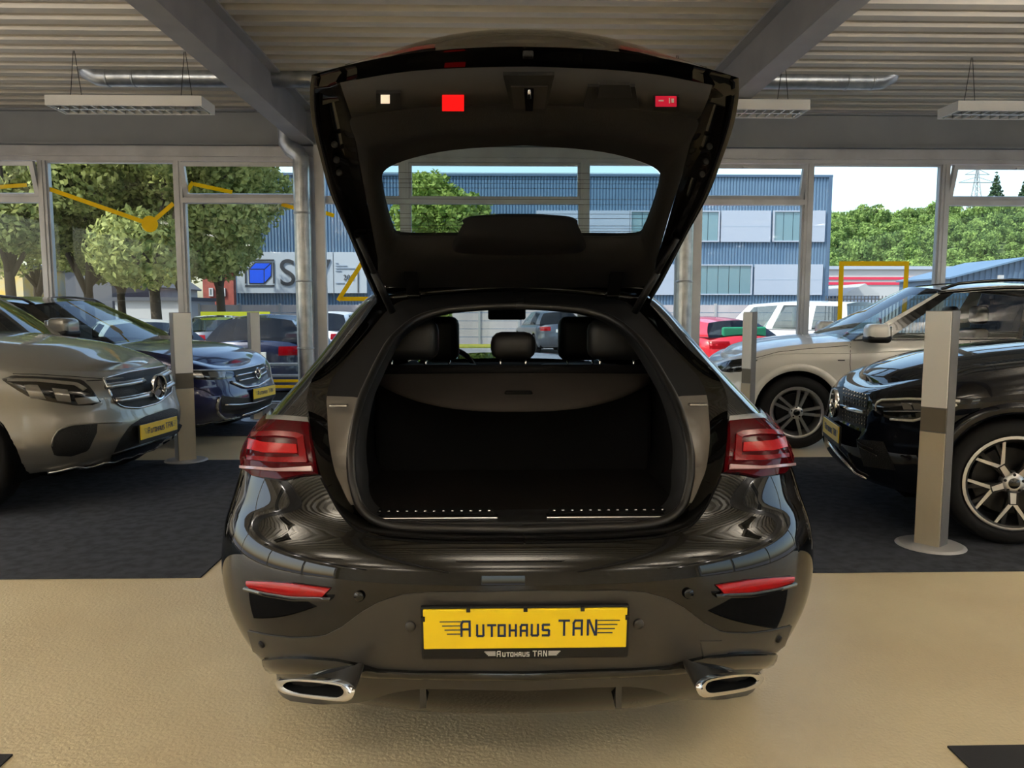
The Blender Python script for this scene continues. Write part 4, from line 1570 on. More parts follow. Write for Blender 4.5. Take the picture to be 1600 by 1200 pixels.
# side flanges
SO = [(487, 117), (484, 150), (488, 195), (500, 245), (517, 305), (545, 368), (575, 440), (590, 470)]
SI = [(531, 130), (541, 160), (550, 190), (560, 250), (572, 310), (583, 370), (595, 425), (603, 448)]
for sg in (0, 1):
    f = lm if sg else (lambda q: q)
    a = smooth_line([on_lid(u, v, -.03) for u, v in SO], 4)
    b1 = smooth_line([on_lid(u0 + (u1 - u0) * .25, v0 + (v1 - v0) * .25, -.02) for (u0, v0), (u1, v1) in zip(SO, SI)], 4)
    b2 = smooth_line([on_lid(u0 + (u1 - u0) * .45, v0 + (v1 - v0) * .45, -.055) for (u0, v0), (u1, v1) in zip(SO, SI)], 4)
    b3 = smooth_line([on_lid(u0 + (u1 - u0) * .72, v0 + (v1 - v0) * .72, -.05) for (u0, v0), (u1, v1) in zip(SO, SI)], 4)
    b4 = smooth_line([on_lid(u, v, .012) for u, v in SI], 4)
    MB().grid([[f(p) for p in L] for L in (a, b1, b2, b3, b4)], flip=bool(sg)).build('side_flange', 'paint_black', LID, True, smooth=True)
    for (u, v) in ((523, 226), (526, 250), (530, 270)):
        MB().lathe([(0, -.008), (.009, -.006), (.011, 0)], 10, 'y', f(on_lid(u, v, -.03))).build('bump_stop', 'black_plastic', LID, True)
# lower panel of the trim (handle panel)
HP_T = [(531, 129), (560, 124), (620, 114), (700, 107), (824, 104)]
HP_B = [(549, 183), (600, 175), (650, 169), (710, 166), (822, 164)]
t0 = lid_loop(HP_T, .012); t1 = lid_loop([(a * .6 + c * .4, b_ * .6 + d * .4) for (a, b_), (c, d) in zip(HP_T, HP_B)], .052); t2 = lid_loop([(a * .12 + c * .88, b_ * .12 + d * .88) for (a, b_), (c, d) in zip(HP_T, HP_B)], .058); t3 = lid_loop(HP_B, .02)
pan = MB().grid([t0, t1, t2, t3]).build('handle_panel', 'lid_panel', LID, True, smooth=True)
def lid_box(u0, v0, u1, v1, off, th, name, m, parent, bev=.003, trap=0):
    a, b_, c, d_ = on_lid(u0, v0, off), on_lid(u1, v0, off), on_lid(u1 - trap, v1, off), on_lid(u0 + trap, v1, off)
    P = [a, b_, c, d_]
    return MB().prism(P, -LN * th).build(name, m, parent, True)
lid_box(588, 141, 626, 166, .052, .010, 'lamp_frame', 'black_plastic', pan)
lid_box(595, 148, 609, 160, .062, .004, 'boot_lamp', 'lid_white_lit', pan)
lid_box(691, 148, 725, 170, .056, .008, 'warning_lamp', 'lid_red_lit', pan)
lid_box(1020, 147, 1061, 168, .050, .010, 'switch_frame', 'black_plastic', pan)
sw = lid_box(1024, 150, 1057, 165, .060, .004, 'close_switch', 'lid_red_soft', pan)
for (u0, u1, v0, v1) in ((1029, 1037, 156, 158), (1045, 1047, 153, 161), (1049, 1053, 154, 160)):
    lid_box(u0, v0, u1, v1, .064, .001, 'switch_symbol', 'plate_white', sw)
hk = lid_box(786, 112, 866, 171, .058, .012, 'handle_pocket', 'lid_trim', pan, trap=14)
lid_box(798, 134, 856, 168, .070, .004, 'pocket_plate', 'lid_panel', hk, trap=5)
lid_box(819, 138, 834, 168, .074, .012, 'latch', 'black_gloss', hk, trap=2)
q0, q1 = on_lid(827, 140, .088), on_lid(827, 152, .088)
MB().tube([q0, q1], [.003, .007], 10).build('latch_hook', 'chrome', hk, True, smooth=True)
lid_box(918, 131, 992, 165, .052, .010, 'triangle_cover', 'lid_trim', pan, trap=-6)
lid_box(936, 128, 984, 148, .060, .010, 'cover_grip', 'black_plastic', pan, trap=-3)
# cover of the high-level lamp by the hinge
H_T = [(722, 344), (735, 338), (770, 335), (811, 334)]
H_B = [(708, 378), (712, 392), (765, 396), (808, 397)]
a0 = lid_loop(H_T, .02); a1 = lid_loop([(u + 2, v + 5) for u, v in H_T[:-1]] + [(811, 340)], .062); a2 = lid_loop(H_B, .064); a3 = lid_loop([(u, v + 3) for u, v in H_B], .0)
MB().grid([a0, a1, a2, a3]).build('lamp_cover', 'boot_dark', LID, True, smooth=True)
# rear camera in the flange
p = rows_o[0][12] + Vector((0, .015, -.008))
MB().rbox(p.x - .014, p.x + .014, p.y - .008, p.y + .02, p.z - .014, p.z + .002, .004).build('rear_camera', 'black_plastic', LID, True)
# red lamp strips showing at the outer ends of the skin
for (j0, j1) in ((2, 7), (17, 22)):
    A = []
    for j in range(j0, j1 + 1):
        A.append([dn[1][j] + Vector((0, -.003, .003)), dn[2][j] + Vector((0, -.003, .004)), dn[3][j].lerp(dn[2][j], .4) + Vector((0, -.003, .003))])
    MB().grid(A).build('lid_tail_lamp', 'lamp_red', LID, True, smooth=True)
# star badge on the skin
p = rows_o[0][12].lerp(rows_o[1][12], .5)
# satin strips imitating reflected light on the roof edge between the hinges
for (x0, x1) in ((-.56, -.46), (-.26, .20), (.46, .56)):
    rows = []
    for k in range(13):
        x = x0 + (x1 - x0) * k / 12
        y = O3[-1].y + .01
        z = 1.497 + .035 * (1 - abs(x / hW(1.49)) ** 2.4)
        rows.append([Vector((XC + x, y - .030, z - .030)), Vector((XC + x, y - .026, z - .012)), Vector((XC + x, y - .012, z + .001))])
    MB().grid(rows).build('roof_edge', 'satin_chrome', HERO, True, smooth=True)
# hinges and struts
for sg in (-1, 1):
    x = XC + sg * .40
    pts = [Vector((x, HY + .03, HZ - .06)), Vector((x, HY - .03, HZ - .05)), Vector((x, HY - .07, HZ - .005)), Vector((x + 0, HY - .12, HZ + .05))]
    mb = MB()
    for a, b_ in zip(pts, pts[1:]):
        mb.bar(a, b_, .05, .02)
    mb.build('hinge', 'paint_black', HERO, True)
    pb = I3[13].lerp(O3[13], .55) + Vector((0, .0, 0))
    pt = on_lid(560, 372, -.02)
    if sg > 0: pb, pt = mirr(pb), lm(pt)
    st = MB().tube([pb, pb.lerp(pt, .55)], .015, 12).build('lid_strut', 'black_plastic', HERO, True, smooth=True)
    MB().tube([pb.lerp(pt, .5), pt], .011, 12).build('strut_rod', 'black_plastic', st, True, smooth=True)

# ------------------------------------------------------------------ cars on show in the hall
def star_badge(car, u, v, r, off=.02, ring=True, name='star_badge'):
    p, n = car.hit(u, v)
    mx = car.Mi @ frame_at(p + n * 0 + car.head * off, car.head)
    mb = MB().lathe([(r * .9, -.012), (r, -.016), (r * 1.02, -.006), (r * .98, .01), (r * .88, .004), (r * .9, -.012)], 40, 'y')
    star3(mb, r * .93, .014, r * .13)
    bk = MB().lathe([(0, .004), (r * .95, .004), (r * .95, .012)], 32, 'y')
    mb.V = [mx @ q for q in mb.V]
    o = mb.build(name, 'chrome', car.root, smooth=True, sharp=40)
    bk.V = [mx @ q for q in bk.V]
    bk.build('badge_ground', 'black_gloss', o, smooth=False)

def car_plate(car, u, v, off=.03, small=True):
    p, n = car.hit(u, v)
    hd = number_plate(car.root, frame_at(p + car.head * off, car.head), small=small)
    return hd

def mirror(car, sg, y=None, low='black_plastic', top=None):
    p = car.p
    y = p['yws'] - 0.22 if y is None else y
    x = p['W'] + 0.11
    z = car.ztop(y) + 0.08
    o = MB().rbox(sg * x - .115, sg * x + .115, y - .07, y + .14, z - .075, z + .095, .055, 4).build('wing_mirror', top or car.paint, car.root, smooth=True)
    MB().rbox(sg * x - .117, sg * x + .117, y - .072, y + .142, z - .085, z - .01, .034, 3).build('mirror_base', low, o, smooth=True)
    MB().bar((sg * (p['W'] - .06), y, z - .07), (sg * (x - .02), y, z - .045), .06, .04).build('mirror_arm', low, o)
    MB().rbox(sg * x - .095, sg * x + .095, y - .076, y - .065, z - .05, z + .07, .003).build('mirror_glass', 'chrome', o)

# ---- grey car, front on the left
C1 = Car('suv_car', (0, 0), (0.994, -0.11), 'paint_silver', 'grey metallic car with star badge on chrome slatted grille', 'cars on show in the hall',
         nose=(-2.62, 5.95), L=4.82, W=0.965, wb=2.915, fo=0.88, rw=0.375, rim=0.262, zb=0.27, zr=1.76, zra=1.72, zrc=1.68, xr=.64, af=.85, nf=2.5,
         ztops=[(0, .93), (.04, .97), (.1, 1.03), (.2, 1.09), (.3, 1.13), (.6, 1.16), (1, 1.2)], yws=1.05, yat=.30, yct=-1.7, yrw=-2.25, crown=.09, style='seven')
c = C1; c.world_bvh()
hl = c.patch('headlamp', [(4, 592), (20, 587), (70, 590), (128, 594), (141, 606), (156, 627)], [(5, 595), (24, 608), (45, 620), (80, 628), (120, 634), (145, 633), (156, 629)], 'headlamp_dark', .006, .03, 26, 8, bulge=.01)
c.patch('daylight_strip', [(12, 593), (60, 594), (120, 600), (134, 608)], [(12, 597), (60, 598), (116, 604), (128, 612)], 'headlamp_clear', .020, .01, 16, 3, sub=hl)
c.patch('projector_lens', [(38, 602), (58, 603)], [(48, 622), (72, 624)], 'headlamp_clear', .018, .01, 8, 6, sub=hl, bulge=.01)
c.patch('projector_lens', [(80, 607), (104, 610)], [(88, 626), (110, 629)], 'headlamp_clear', .018, .01, 8, 6, sub=hl, bulge=.01)
c.patch('lamp_corner', [(115, 622), (148, 620)], [(120, 632), (154, 629)], 'headlamp_clear', .018, .01, 8, 4, sub=hl)
gr = c.patch('grille', [(161, 592), (175, 588), (200, 582), (230, 577), (260, 572)], [(178, 628), (190, 635), (215, 637), (245, 629), (267, 612)], 'mesh_black', .002, .02, 22, 8)
for L_ in ([(163, 606), (195, 602), (222, 597)], [(246, 591), (262, 583)], [(178, 627), (205, 623), (232, 617)], [(252, 608), (267, 600)]):
    c.line('grille_slat', L_, .019, 'satin_chrome', .018, 10, sub=gr)
    c.line('slat_upper_bar', [(a, b_ - 4) for a, b_ in L_], .007, 'chrome', .014, 10, sub=gr)  # thin chrome bar just above each slat
c.line('grille_surround', [(161, 592), (178, 627), (190, 636), (215, 638), (246, 630), (268, 612), (261, 572), (230, 577), (200, 582), (161, 592)], .009, 'satin_chrome', .004, 40, sub=gr)
star_badge(c, 239, 604, .098, .045)
c.patch('side_intake', [(81, 690), (90, 672), (110, 664), (152, 661)], [(80, 698), (85, 712), (112, 713), (138, 704), (151, 676)], 'mesh_black', .003, .03, 16, 8)
c.line('intake_edge', [(81, 697), (82, 685), (92, 671), (112, 664), (152, 661), (190, 660)], .006, 'paint_silver', .004, 20)
c.patch('centre_intake', [(186, 690), (203, 665), (225, 651), (268, 637), (277, 640)], [(178, 707), (205, 699), (235, 689), (262, 679), (282, 672)], 'mesh_black', .003, .03, 18, 8)
c.patch('front_lip', [(174, 711), (205, 701), (235, 691), (262, 681), (283, 674)], [(172, 722), (205, 712), (235, 702), (262, 692), (285, 681)], 'black_gloss', .02, .04, 18, 4)
c.line('chrome_lip', [(75, 744), (120, 737), (168, 729), (178, 720), (210, 711), (250, 697), (286, 680)], .010, 'chrome', .016, 30)
car_plate(c, 243, 668, .03)
c.seam([(0, 600), (4, 592)]) if False else None
c.seam([(161, 592), (110, 588), (60, 585), (20, 584)])
c.seam([(135, 595), (160, 594)])
mirror(c, 1); mirror(c, -1)

# ---- dark blue car behind it
C2 = Car('crossover_car', (0, 0), (0.985, -0.17), 'paint_blue', 'dark blue car with black roof by the glazing', 'cars on show in the hall',
         nose=(-2.60, 8.42), L=4.24, W=0.91, wb=2.60, fo=0.83, rw=0.345, rim=0.245, zb=0.22, zr=1.53, zra=1.48, zrc=1.47, xr=.60, af=.62, nf=2.9,
         ztops=[(0, .80), (.03, .87), (.1, .94), (.2, .98), (.3, 1.0), (.6, 1.03), (1, 1.08)], yws=.82, yat=-.05, yct=-1.35, yrw=-1.9, crown=.055, style='five',
         pill='black_gloss', roofm='black_gloss')
c = C2; c.world_bvh()
hl = c.patch('headlamp', [(290, 580), (320, 579), (364, 577)], [(294, 588), (308, 593), (335, 594), (362, 591)], 'headlamp_dark', .005, .02, 18, 5, bulge=.006)
c.patch('headlamp_lens', [(296, 582), (314, 582)], [(302, 590), (318, 590)], 'headlamp_clear', .012, .008, 6, 4, sub=hl)
c.patch('headlamp_lens', [(324, 582), (352, 581)], [(328, 590), (350, 590)], 'headlamp_clear', .012, .008, 6, 4, sub=hl)
gr = c.patch('grille', [(365, 580), (385, 576), (411, 570)], [(369, 596), (384, 602), (400, 597), (416, 584)], 'mesh_black', .003, .02, 14, 6)
for L_ in ([(367, 588), (396, 582)], [(403, 579), (412, 575)], [(372, 595), (397, 590)], [(405, 587), (415, 581)]):
    c.line('grille_bar', L_, .010, 'satin_chrome', .010, 8, sub=gr)
c.line('chrome_strip', [(300, 579), (365, 579), (386, 575), (411, 569)], .008, 'satin_chrome', .008, 20)
c.line('chrome_strip', [(360, 597), (382, 606), (402, 603), (421, 592)], .014, 'satin_chrome', .01, 16)
star = c.hit(400, 583)
mx = c.Mi @ frame_at(star[0] + c.head * .02, c.head)
mb = MB().lathe([(.052, -.01), (.062, -.012), (.064, 0), (.052, -.004), (.052, -.01)], 28, 'y')
for a, b_ in (((-.045, .03), (-.018, -.042)), ((-.018, -.042), (0, -.002)), ((0, -.002), (.018, -.042)), ((.018, -.042), (.045, .03)), ((-.022, .05), (0, .008)), ((0, .008), (.022, .05))):
    mb.bar((a[0], -.004, a[1]), (b_[0], -.004, b_[1]), .008, .008)
mb.V = [mx @ q for q in mb.V]
mb.build('round_badge', 'chrome', c.root)
c.patch('lower_intake', [(346, 618), (365, 621), (395, 622), (421, 614)], [(346, 645), (370, 647), (398, 641), (424, 629)], 'mesh_black', .004, .02, 16, 6)
for L_ in ([(350, 632), (375, 632), (400, 628), (423, 620)], [(378, 647), (400, 641), (424, 630)]):
    c.line('intake_bar', L_, .010, 'satin_chrome', .012, 12)
c.line('light_bracket', [(343, 621), (338, 634), (340, 645), (350, 653), (372, 655)], .016, 'headlamp_clear', .006, 16)
c.line('front_lip', [(300, 664), (340, 666), (385, 660), (420, 646)], .014, 'black_gloss', .004, 20)
c.line('shoulder_crease', [(296, 605), (320, 610), (335, 618)], .006, 'paint_blue', .004, 10)
car_plate(c, 410, 612, .025)
mirror(c, 1); mirror(c, -1)
for sg in (-1, 1):
    MB().tube([Vector((sg * (c.side_pt(u_, 1).x - .02), c.side_pt(u_, 1).y, c.side_pt(u_, 1).z + (.045 if 0 < k < 10 else 0))) for k, u_ in enumerate([j / 10 for j in range(11)])], .014, 8).build('roof_rail', 'black_gloss', c.root, smooth=True)

# ---- black car on the right carpet
C3 = Car('suv_car', (0, 0), (-0.974, 0.225), 'paint_obsidian', 'black car with two-tone spoked wheels behind the tall stand', 'cars on show in the hall',
         nose=(2.40, 5.42), L=4.67, W=0.945, wb=2.87, fo=0.86, rw=0.372, rim=0.275, zb=0.24, zr=1.64, zra=1.60, zrc=1.55, xr=.60, af=.80, nf=2.6,
         ztops=[(0, .88), (.03, .94), (.1, 1.0), (.2, 1.06), (.3, 1.10), (.6, 1.12), (1, 1.16)], yws=.70, yat=-.05, yct=-1.4, yrw=-2.1, crown=.085, style='twotone', lips='paint_obsidian', gap=.04)
c = C3; c.world_bvh()
hl = c.patch('headlamp', [(1364, 625), (1378, 623), (1420, 621), (1480, 622), (1500, 626)], [(1367, 641), (1378, 649), (1395, 657), (1425, 659), (1462, 648), (1498, 632)], 'headlamp_dark', .006, .02, 22, 7, bulge=.008)
c.line('daylight_strip', [(1500, 627), (1460, 625), (1420, 624), (1378, 626), (1370, 632), (1372, 642)], .008, 'daylight_white', .014, 20, sub=hl)
c.line('daylight_strip', [(1393, 655), (1430, 657), (1455, 648), (1495, 632)], .008, 'daylight_white', .014, 16, sub=hl)
c.line('lamp_divider', [(1384, 643), (1460, 642)], .004, 'satin_chrome', .016, 12, sub=hl)
for u in (1410, 1426, 1456):
    c.patch('headlamp_lens', [(u, 630), (u + 14, 631)], [(u + 4, 640), (u + 18, 640)], 'headlamp_clear', .016, .008, 5, 4, sub=hl)
for u in (1400, 1412, 1424):
    c.patch('headlamp_lens', [(u, 645), (u + 7, 645)], [(u + 2, 652), (u + 8, 652)], 'lens', .016, .008, 5, 4, sub=hl)
gr = c.patch('grille', [(1300, 606), (1318, 604), (1332, 611), (1357, 617)], [(1298, 658), (1318, 657), (1334, 665), (1352, 669)], 'mesh_black', .004, .02, 16, 10)
for r_ in range(9):
    for q in range(9):
        f = q / 8
        u, v = 1319 + f * 34, 609 + f * 9 + r_ * 5.6
        if 632 < v - f * 7 < 642: continue
        p, n = c.hit(u, v)
        MB().lathe([(0, -.004), (.006, -.003), (.008, .003)], 6, 'y', c.Mi @ (p + n * .006)).build('grille_stud', 'chrome', gr)
c.patch('grille_bar', [(1318, 633), (1336, 638), (1354, 641)], [(1318, 639), (1336, 644), (1353, 647)], 'chrome', .022, .02, 10, 4, bulge=.006)
star_badge(c, 1316, 630, .100, .05)
car_plate(c, 1307, 671, .035)
c.line('chrome_lip', [(1298, 690), (1310, 706), (1325, 722), (1338, 737), (1356, 746)], .014, 'chrome', .012, 16)
for L_ in ([(1326, 708), (1332, 722), (1337, 735)], [(1340, 690), (1366, 702)], [(1345, 698), (1372, 712)], [(1408, 712), (1422, 718)]):
    c.line('intake_fin', L_, .006, 'black_gloss', .008, 8)
c.patch('side_intake', [(1338, 686), (1380, 690)], [(1350, 728), (1400, 735)], 'mesh_black', .003, .02, 8, 6)
c.seam([(1357, 616), (1364, 625), (1364, 620)])
mirror(c, 1); mirror(c, -1)

# ---- white car at the back right
C4 = Car('suv_car', (0, 0), (-0.982, 0.19), 'paint_white', 'white car with silver twin-spoke wheels beside the glazing', 'cars on show in the hall',
         nose=(2.30, 8.56), L=4.67, W=0.945, wb=2.82, fo=0.89, rw=0.365, rim=0.255, zb=0.27, zr=1.665, zra=1.62, zrc=1.56, xr=.62, af=.72, nf=2.6,
         ztops=[(0, .86), (.03, .93), (.1, .99), (.2, 1.04), (.3, 1.07), (.6, 1.09), (1, 1.14)], yws=.92, yat=.02, yct=-1.55, yrw=-2.2, crown=.06, style='twin5', lips='paint_white', gap=.055,
         wins=[(.10, .475), (.55, .84)], glassf='car_glass', seat_y=-.30)
c = C4; c.world_bvh()
c.patch('headlamp', [(1122, 569), (1142, 563), (1160, 561), (1184, 563)], [(1124, 580), (1140, 582), (1158, 581), (1176, 569)], 'headlamp_dark', .006, .02, 14, 5, bulge=.006)
c.patch('badge', [(1309, 562), (1320, 562)], [(1309, 564), (1320, 564)], 'alu_dark', .004, .004, 4, 3)
c.seam([(1329, 537), (1328, 570), (1331, 600), (1335, 640)])
c.seam([(1516, 533), (1518, 570), (1517, 600), (1512, 640)])
c.line('shoulder_crease', [(1180, 562), (1215, 553), (1260, 552), (1330, 552), (1480, 545), (1590, 540)], .006, 'paint_white', .001, 40)
c.seam([(1178, 560), (1215, 550), (1260, 545), (1325, 540)])
c.line('grille_edge', [(1112, 585), (1113, 600), (1118, 612)], .01, 'black_plastic', .004, 8)
mirror(c, -1); mirror(c, 1)
for sg in (-1, 1):
    MB().tube([Vector((sg * (c.side_pt(u_, 1).x - .02), c.side_pt(u_, 1).y, c.side_pt(u_, 1).z + (.05 if 0 < k < 10 else .01))) for k, u_ in enumerate([j / 10 for j in range(11)])], .016, 8).build('roof_rail', 'black_gloss', c.root, smooth=True)
    MB().tube([Vector((sg * (c.side_pt(u_, .95).x + .004), c.side_pt(u_, .95).y, c.side_pt(u_, .95).z)) for u_ in [j / 20 for j in range(21)]], .018, 6).build('window_moulding', 'black_gloss', c.root, smooth=True)
    pts = [c.side_pt(.485, t) for t in (0, .25, .5, .75, 1)]
    rows = [[Vector((sg * (c.side_pt(u_, t).x + .003), c.side_pt(u_, t).y, c.side_pt(u_, t).z)) for u_ in (.475, .51, .55)] for t in (0.04, .3, .6, .92)]
    MB().grid(rows, flip=(sg > 0)).build('door_pillar', 'black_gloss', c.root, smooth=True)
    rows = [[Vector((sg * (c.side_pt(u_, t).x + .003), c.side_pt(u_, t).y, c.side_pt(u_, t).z)) for u_ in (.03, .065, .10)] for t in (0.04, .3, .6, .92)]
    MB().grid(rows, flip=(sg > 0)).build('mirror_triangle', 'black_gloss', c.root, smooth=True)

# ------------------------------------------------------------------ information stands
def stand(u, v, Y, turn, label, hgt=1.36, wd=.145, dp=.115):
    p = at(u, v, Y)
    root = empty('information_stand', (p.x, p.y, 0), turn, label, 'stand', 'grey information stands')
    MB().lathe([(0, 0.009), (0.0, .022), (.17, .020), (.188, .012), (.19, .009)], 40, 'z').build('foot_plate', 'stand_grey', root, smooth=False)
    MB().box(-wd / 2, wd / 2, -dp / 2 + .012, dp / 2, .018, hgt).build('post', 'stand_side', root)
    pf = MB().box(-wd / 2 + .004, wd / 2 - .004, -dp / 2, -dp / 2 + .012, hgt * .60, hgt - .004).build('front_panel', 'stand_panel', root)
    MB().box(-wd / 2 + .004, wd / 2 - .004, -dp / 2 + .004, -dp / 2 + .012, hgt * .50, hgt * .595).build('leaflet_slot', 'stand_gap', root)
    MB().box(-wd / 2 + .004, wd / 2 - .004, -dp / 2, -dp / 2 + .012, .02, hgt * .495).build('front_panel', 'stand_beige', root)
    return root
stand(1467, 600, 4.36, R(-52), 'tall grey information stand with round foot in front of black car', 1.385)
stand(286, 600, 7.05, R(38), 'tall grey information stand between grey car and dark blue car', 1.365, .16)
stand(398, 560, 9.7, R(38), 'slim grey information stand behind the dark blue car bonnet', 1.36, .12)
stand(1170, 560, 7.4, R(-58), 'slim grey information stand in front of white car headlamp', 1.37, .11, .08)

# ------------------------------------------------------------------ outside
GZ = -0.25
mat('asphalt', hx(132, 130, 130), 0.9, bump=(30, 0.3, 0.01), var=(0.5, hx(120, 119, 120)), spec=0.2)
mat('grass', hx(120, 128, 58), 0.95, bump=(9, 0.6, 0.05), var=(2, hx(150, 140, 60)), spec=0.1)
mat('clad_blue', hx(92, 118, 142), 0.5, var=(0.3, hx(86, 112, 138)))
mat('clad_dark', hx(70, 92, 116), 0.5)
mat('panel_white', hx(158, 166, 180), 0.6)
mat('panel_frame', hx(150, 162, 178), 0.5)
mat('far_glass', hx(96, 128, 140), 0.08, metal=0.0, spec=1.0)
mat('sign_white', hx(176, 184, 192), 0.5)
mat('sign_ink', hx(48, 52, 58), 0.6)
mat('sign_blue', hx(10, 84, 232), 0.5)
mat('concrete', hx(176, 168, 168), 0.85, var=(1.2, hx(164, 156, 158)), bump=(20, 0.3, 0.01))
mat('concrete_post', hx(150, 150, 152), 0.85)
mat('brick', hx(150, 78, 66), 0.9, var=(3, hx(132, 66, 58)))
mat('render_grey', hx(150, 152, 156), 0.85, var=(0.6, hx(138, 140, 146)))
mat('render_white', hx(172, 172, 172), 0.8)
mat('roof_dark', hx(80, 82, 88), 0.8)
mat('mural', hx(178, 172, 150), 0.85, var=(0.9, hx(206, 172, 84)))
mat('stripe_red', hx(196, 40, 70), 0.6)
mat('bark', hx(72, 62, 48), 0.95, bump=(14, 0.8, 0.03))
mat('banner', hx(236, 232, 40), 0.6)
mat('green_sheet', hx(20, 120, 84), 0.6)
mat('galv', hx(150, 156, 160), 0.5, metal=0.4)

def leafmat(name, c1, c2, sc):
    m = bpy.data.materials.new(name)
    m.use_nodes = True
    nt = m.node_tree
    b = nt.nodes['Principled BSDF']
    b.inputs['Roughness'].default_value = 0.65
    b.inputs['Specular IOR Level'].default_value = 0.2
    tc = nt.nodes.new('ShaderNodeTexCoord')
    n = nt.nodes.new('ShaderNodeTexNoise')
    n.inputs['Scale'].default_value = sc
    n.inputs['Detail'].default_value = 4
    nt.links.new(tc.outputs['Object'], n.inputs['Vector'])
    rp = nt.nodes.new('ShaderNodeValToRGB')
    rp.color_ramp.elements[0].position, rp.color_ramp.elements[1].position = 0.35, 0.65
    rp.color_ramp.elements[0].color, rp.color_ramp.elements[1].color = c1, c2
    nt.links.new(n.outputs[0], rp.inputs[0])
    nt.links.new(rp.outputs[0], b.inputs['Base Color'])
    tr = nt.nodes.new('ShaderNodeBsdfTranslucent')
    nt.links.new(rp.outputs[0], tr.inputs[0])
    mx = nt.nodes.new('ShaderNodeMixShader')
    mx.inputs[0].default_value = 0.35
    out = nt.nodes['Material Output']
    nt.links.new(b.outputs[0], mx.inputs[1])
    nt.links.new(tr.outputs[0], mx.inputs[2])
    nt.links.new(mx.outputs[0], out.inputs[0])
    MATS[name] = m
leafmat('leaf', hx(84, 100, 48), hx(186, 190, 116), 3.0)
leafmat('leaf_fresh', hx(90, 116, 44), hx(170, 184, 96), 3.0)
leafmat('leaf_hill', hx(72, 100, 54), hx(150, 176, 96), 0.3)
leafmat('leaf_pine', hx(44, 66, 48), hx(70, 92, 60), 0.4)

def leaf_cloud(blobs, n, size, seed):
    rs = np.random.RandomState(seed)
    V = np.zeros((n * 4, 3))
    vol = np.array([b_[3] * b_[4] * b_[5] for b_ in blobs]) ** 0.67
    pick = rs.choice(len(blobs), n, p=vol / vol.sum())
    B = np.array(blobs)[pick]
    d = rs.normal(size=(n, 3)); d /= np.linalg.norm(d, axis=1)[:, None]
    rad = rs.uniform(0.35, 1.0, n) ** 0.45
    C = B[:, :3] + d * B[:, 3:6] * rad[:, None]
    nn = d + rs.normal(size=(n, 3)) * 0.8; nn /= np.linalg.norm(nn, axis=1)[:, None]
    a = np.cross(nn, rs.normal(size=(n, 3))); a /= np.linalg.norm(a, axis=1)[:, None]
    b_ = np.cross(nn, a)
    s_ = size * rs.uniform(0.6, 1.3, n)[:, None]
    V[0::4] = C - a * s_; V[1::4] = C + b_ * s_ * .55 + nn * s_ * .15; V[2::4] = C + a * s_; V[3::4] = C - b_ * s_ * .55 + nn * s_ * .15
    me = bpy.data.meshes.new('foliage')
    me.vertices.add(n * 4); me.vertices.foreach_set('co', V.ravel())
    me.loops.add(n * 4); me.loops.foreach_set('vertex_index', np.arange(n * 4))
    me.polygons.add(n); me.polygons.foreach_set('loop_start', np.arange(n) * 4); me.polygons.foreach_set('loop_total', np.full(n, 4))
    me.update()
    return me

def tree(u, Y, h0, h1, rx, n, seed, label, m='leaf', trunk=.16, size=.115, group='trees outside the glazing', nb=16):
    p = at(u, 484, Y)
    root = empty('tree', (p.x, p.y, GZ), 0, label, 'tree', group)
    rs = random.Random(seed)
    blobs = []
    zc, rz = (h0 + h1) / 2, (h1 - h0) / 2
    for k in range(nb):
        a = rs.uniform(0, 2 * math.pi)
        q = rs.uniform(-0.85, 0.85)
        r = math.sqrt(max(0, 1 - q * q)) * rs.uniform(.35, .75) * rx
        s_ = rx * rs.uniform(.30, .48)
        blobs.append((r * math.cos(a), r * math.sin(a), zc + q * rz * .85, s_, s_, s_ * .8))
    me = leaf_cloud(blobs, n, size, seed)
    fin('foliage', me, m, root, smooth=False)
    MB().tube([(0, 0, 0), (.03, 0, h0 * .5), (-.02, .02, h0), (0, 0, h0 * 1.35)], [trunk * 1.25, trunk, trunk * .9, trunk * .4], 10).build('trunk', 'bark', root, smooth=True)
    for k in range(6):
        b_ = blobs[k]
        MB().tube([(0, 0, h0 * (.8 + .06 * k)), (b_[0] * .5, b_[1] * .5, (h0 + b_[2]) / 2 + .2), (b_[0], b_[1], b_[2])], [trunk * .55, trunk * .38, trunk * .12], 7).build('branch', 'bark', root, smooth=True)
    return root

mb = MB().box(-160, 160, D + 0.12, 150, GZ - .3, GZ)
struct(mb.build('ground', 'asphalt'))
mb = MB().box(-160, 160, -60, D + 0.12, GZ - .3, GZ - .001)
struct(mb.build('ground_behind', 'asphalt'))

tree(243, 24, 2.4, 9.6, 3.5, 26000, 1, 'leafy tree with a forked trunk behind the round yellow sticker dot')
tree(140, 27, 2.2, 10.5, 3.8, 26000, 2, 'leafy tree in front of the dark grey barn')
tree(345, 29, 2.5, 10.0, 3.2, 22000, 3, 'leafy tree beside the blue clad building corner')
tree(18, 25, 3.0, 9.5, 2.9, 22000, 4, 'leafy tree in front of the mural wall')
tree(-160, 25, 2.5, 9.5, 3.2, 14000, 5, 'leafy tree beyond the left end of the glazing')
tree(190, 33, 2.5, 12, 4.2, 22000, 21, 'broad leafy tree at the back between two trunks')
tree(60, 34, 2.5, 12, 4.2, 22000, 22, 'broad leafy tree at the back above the grey house')
tree(286, 31.5, 2.5, 12, 4.0, 20000, 23, 'broad leafy tree at the back above the brick house')
tree(470, 60, 3.0, 11.6, 5, 5000, 14, 'tall tree showing above the blue clad building roof', size=.35)
tree(692, 21.5, 0.7, 5.9, 1.6, 16000, 6, 'slender bright green tree seen through the tailgate window', 'leaf_fresh', .06, .085, nb=22)

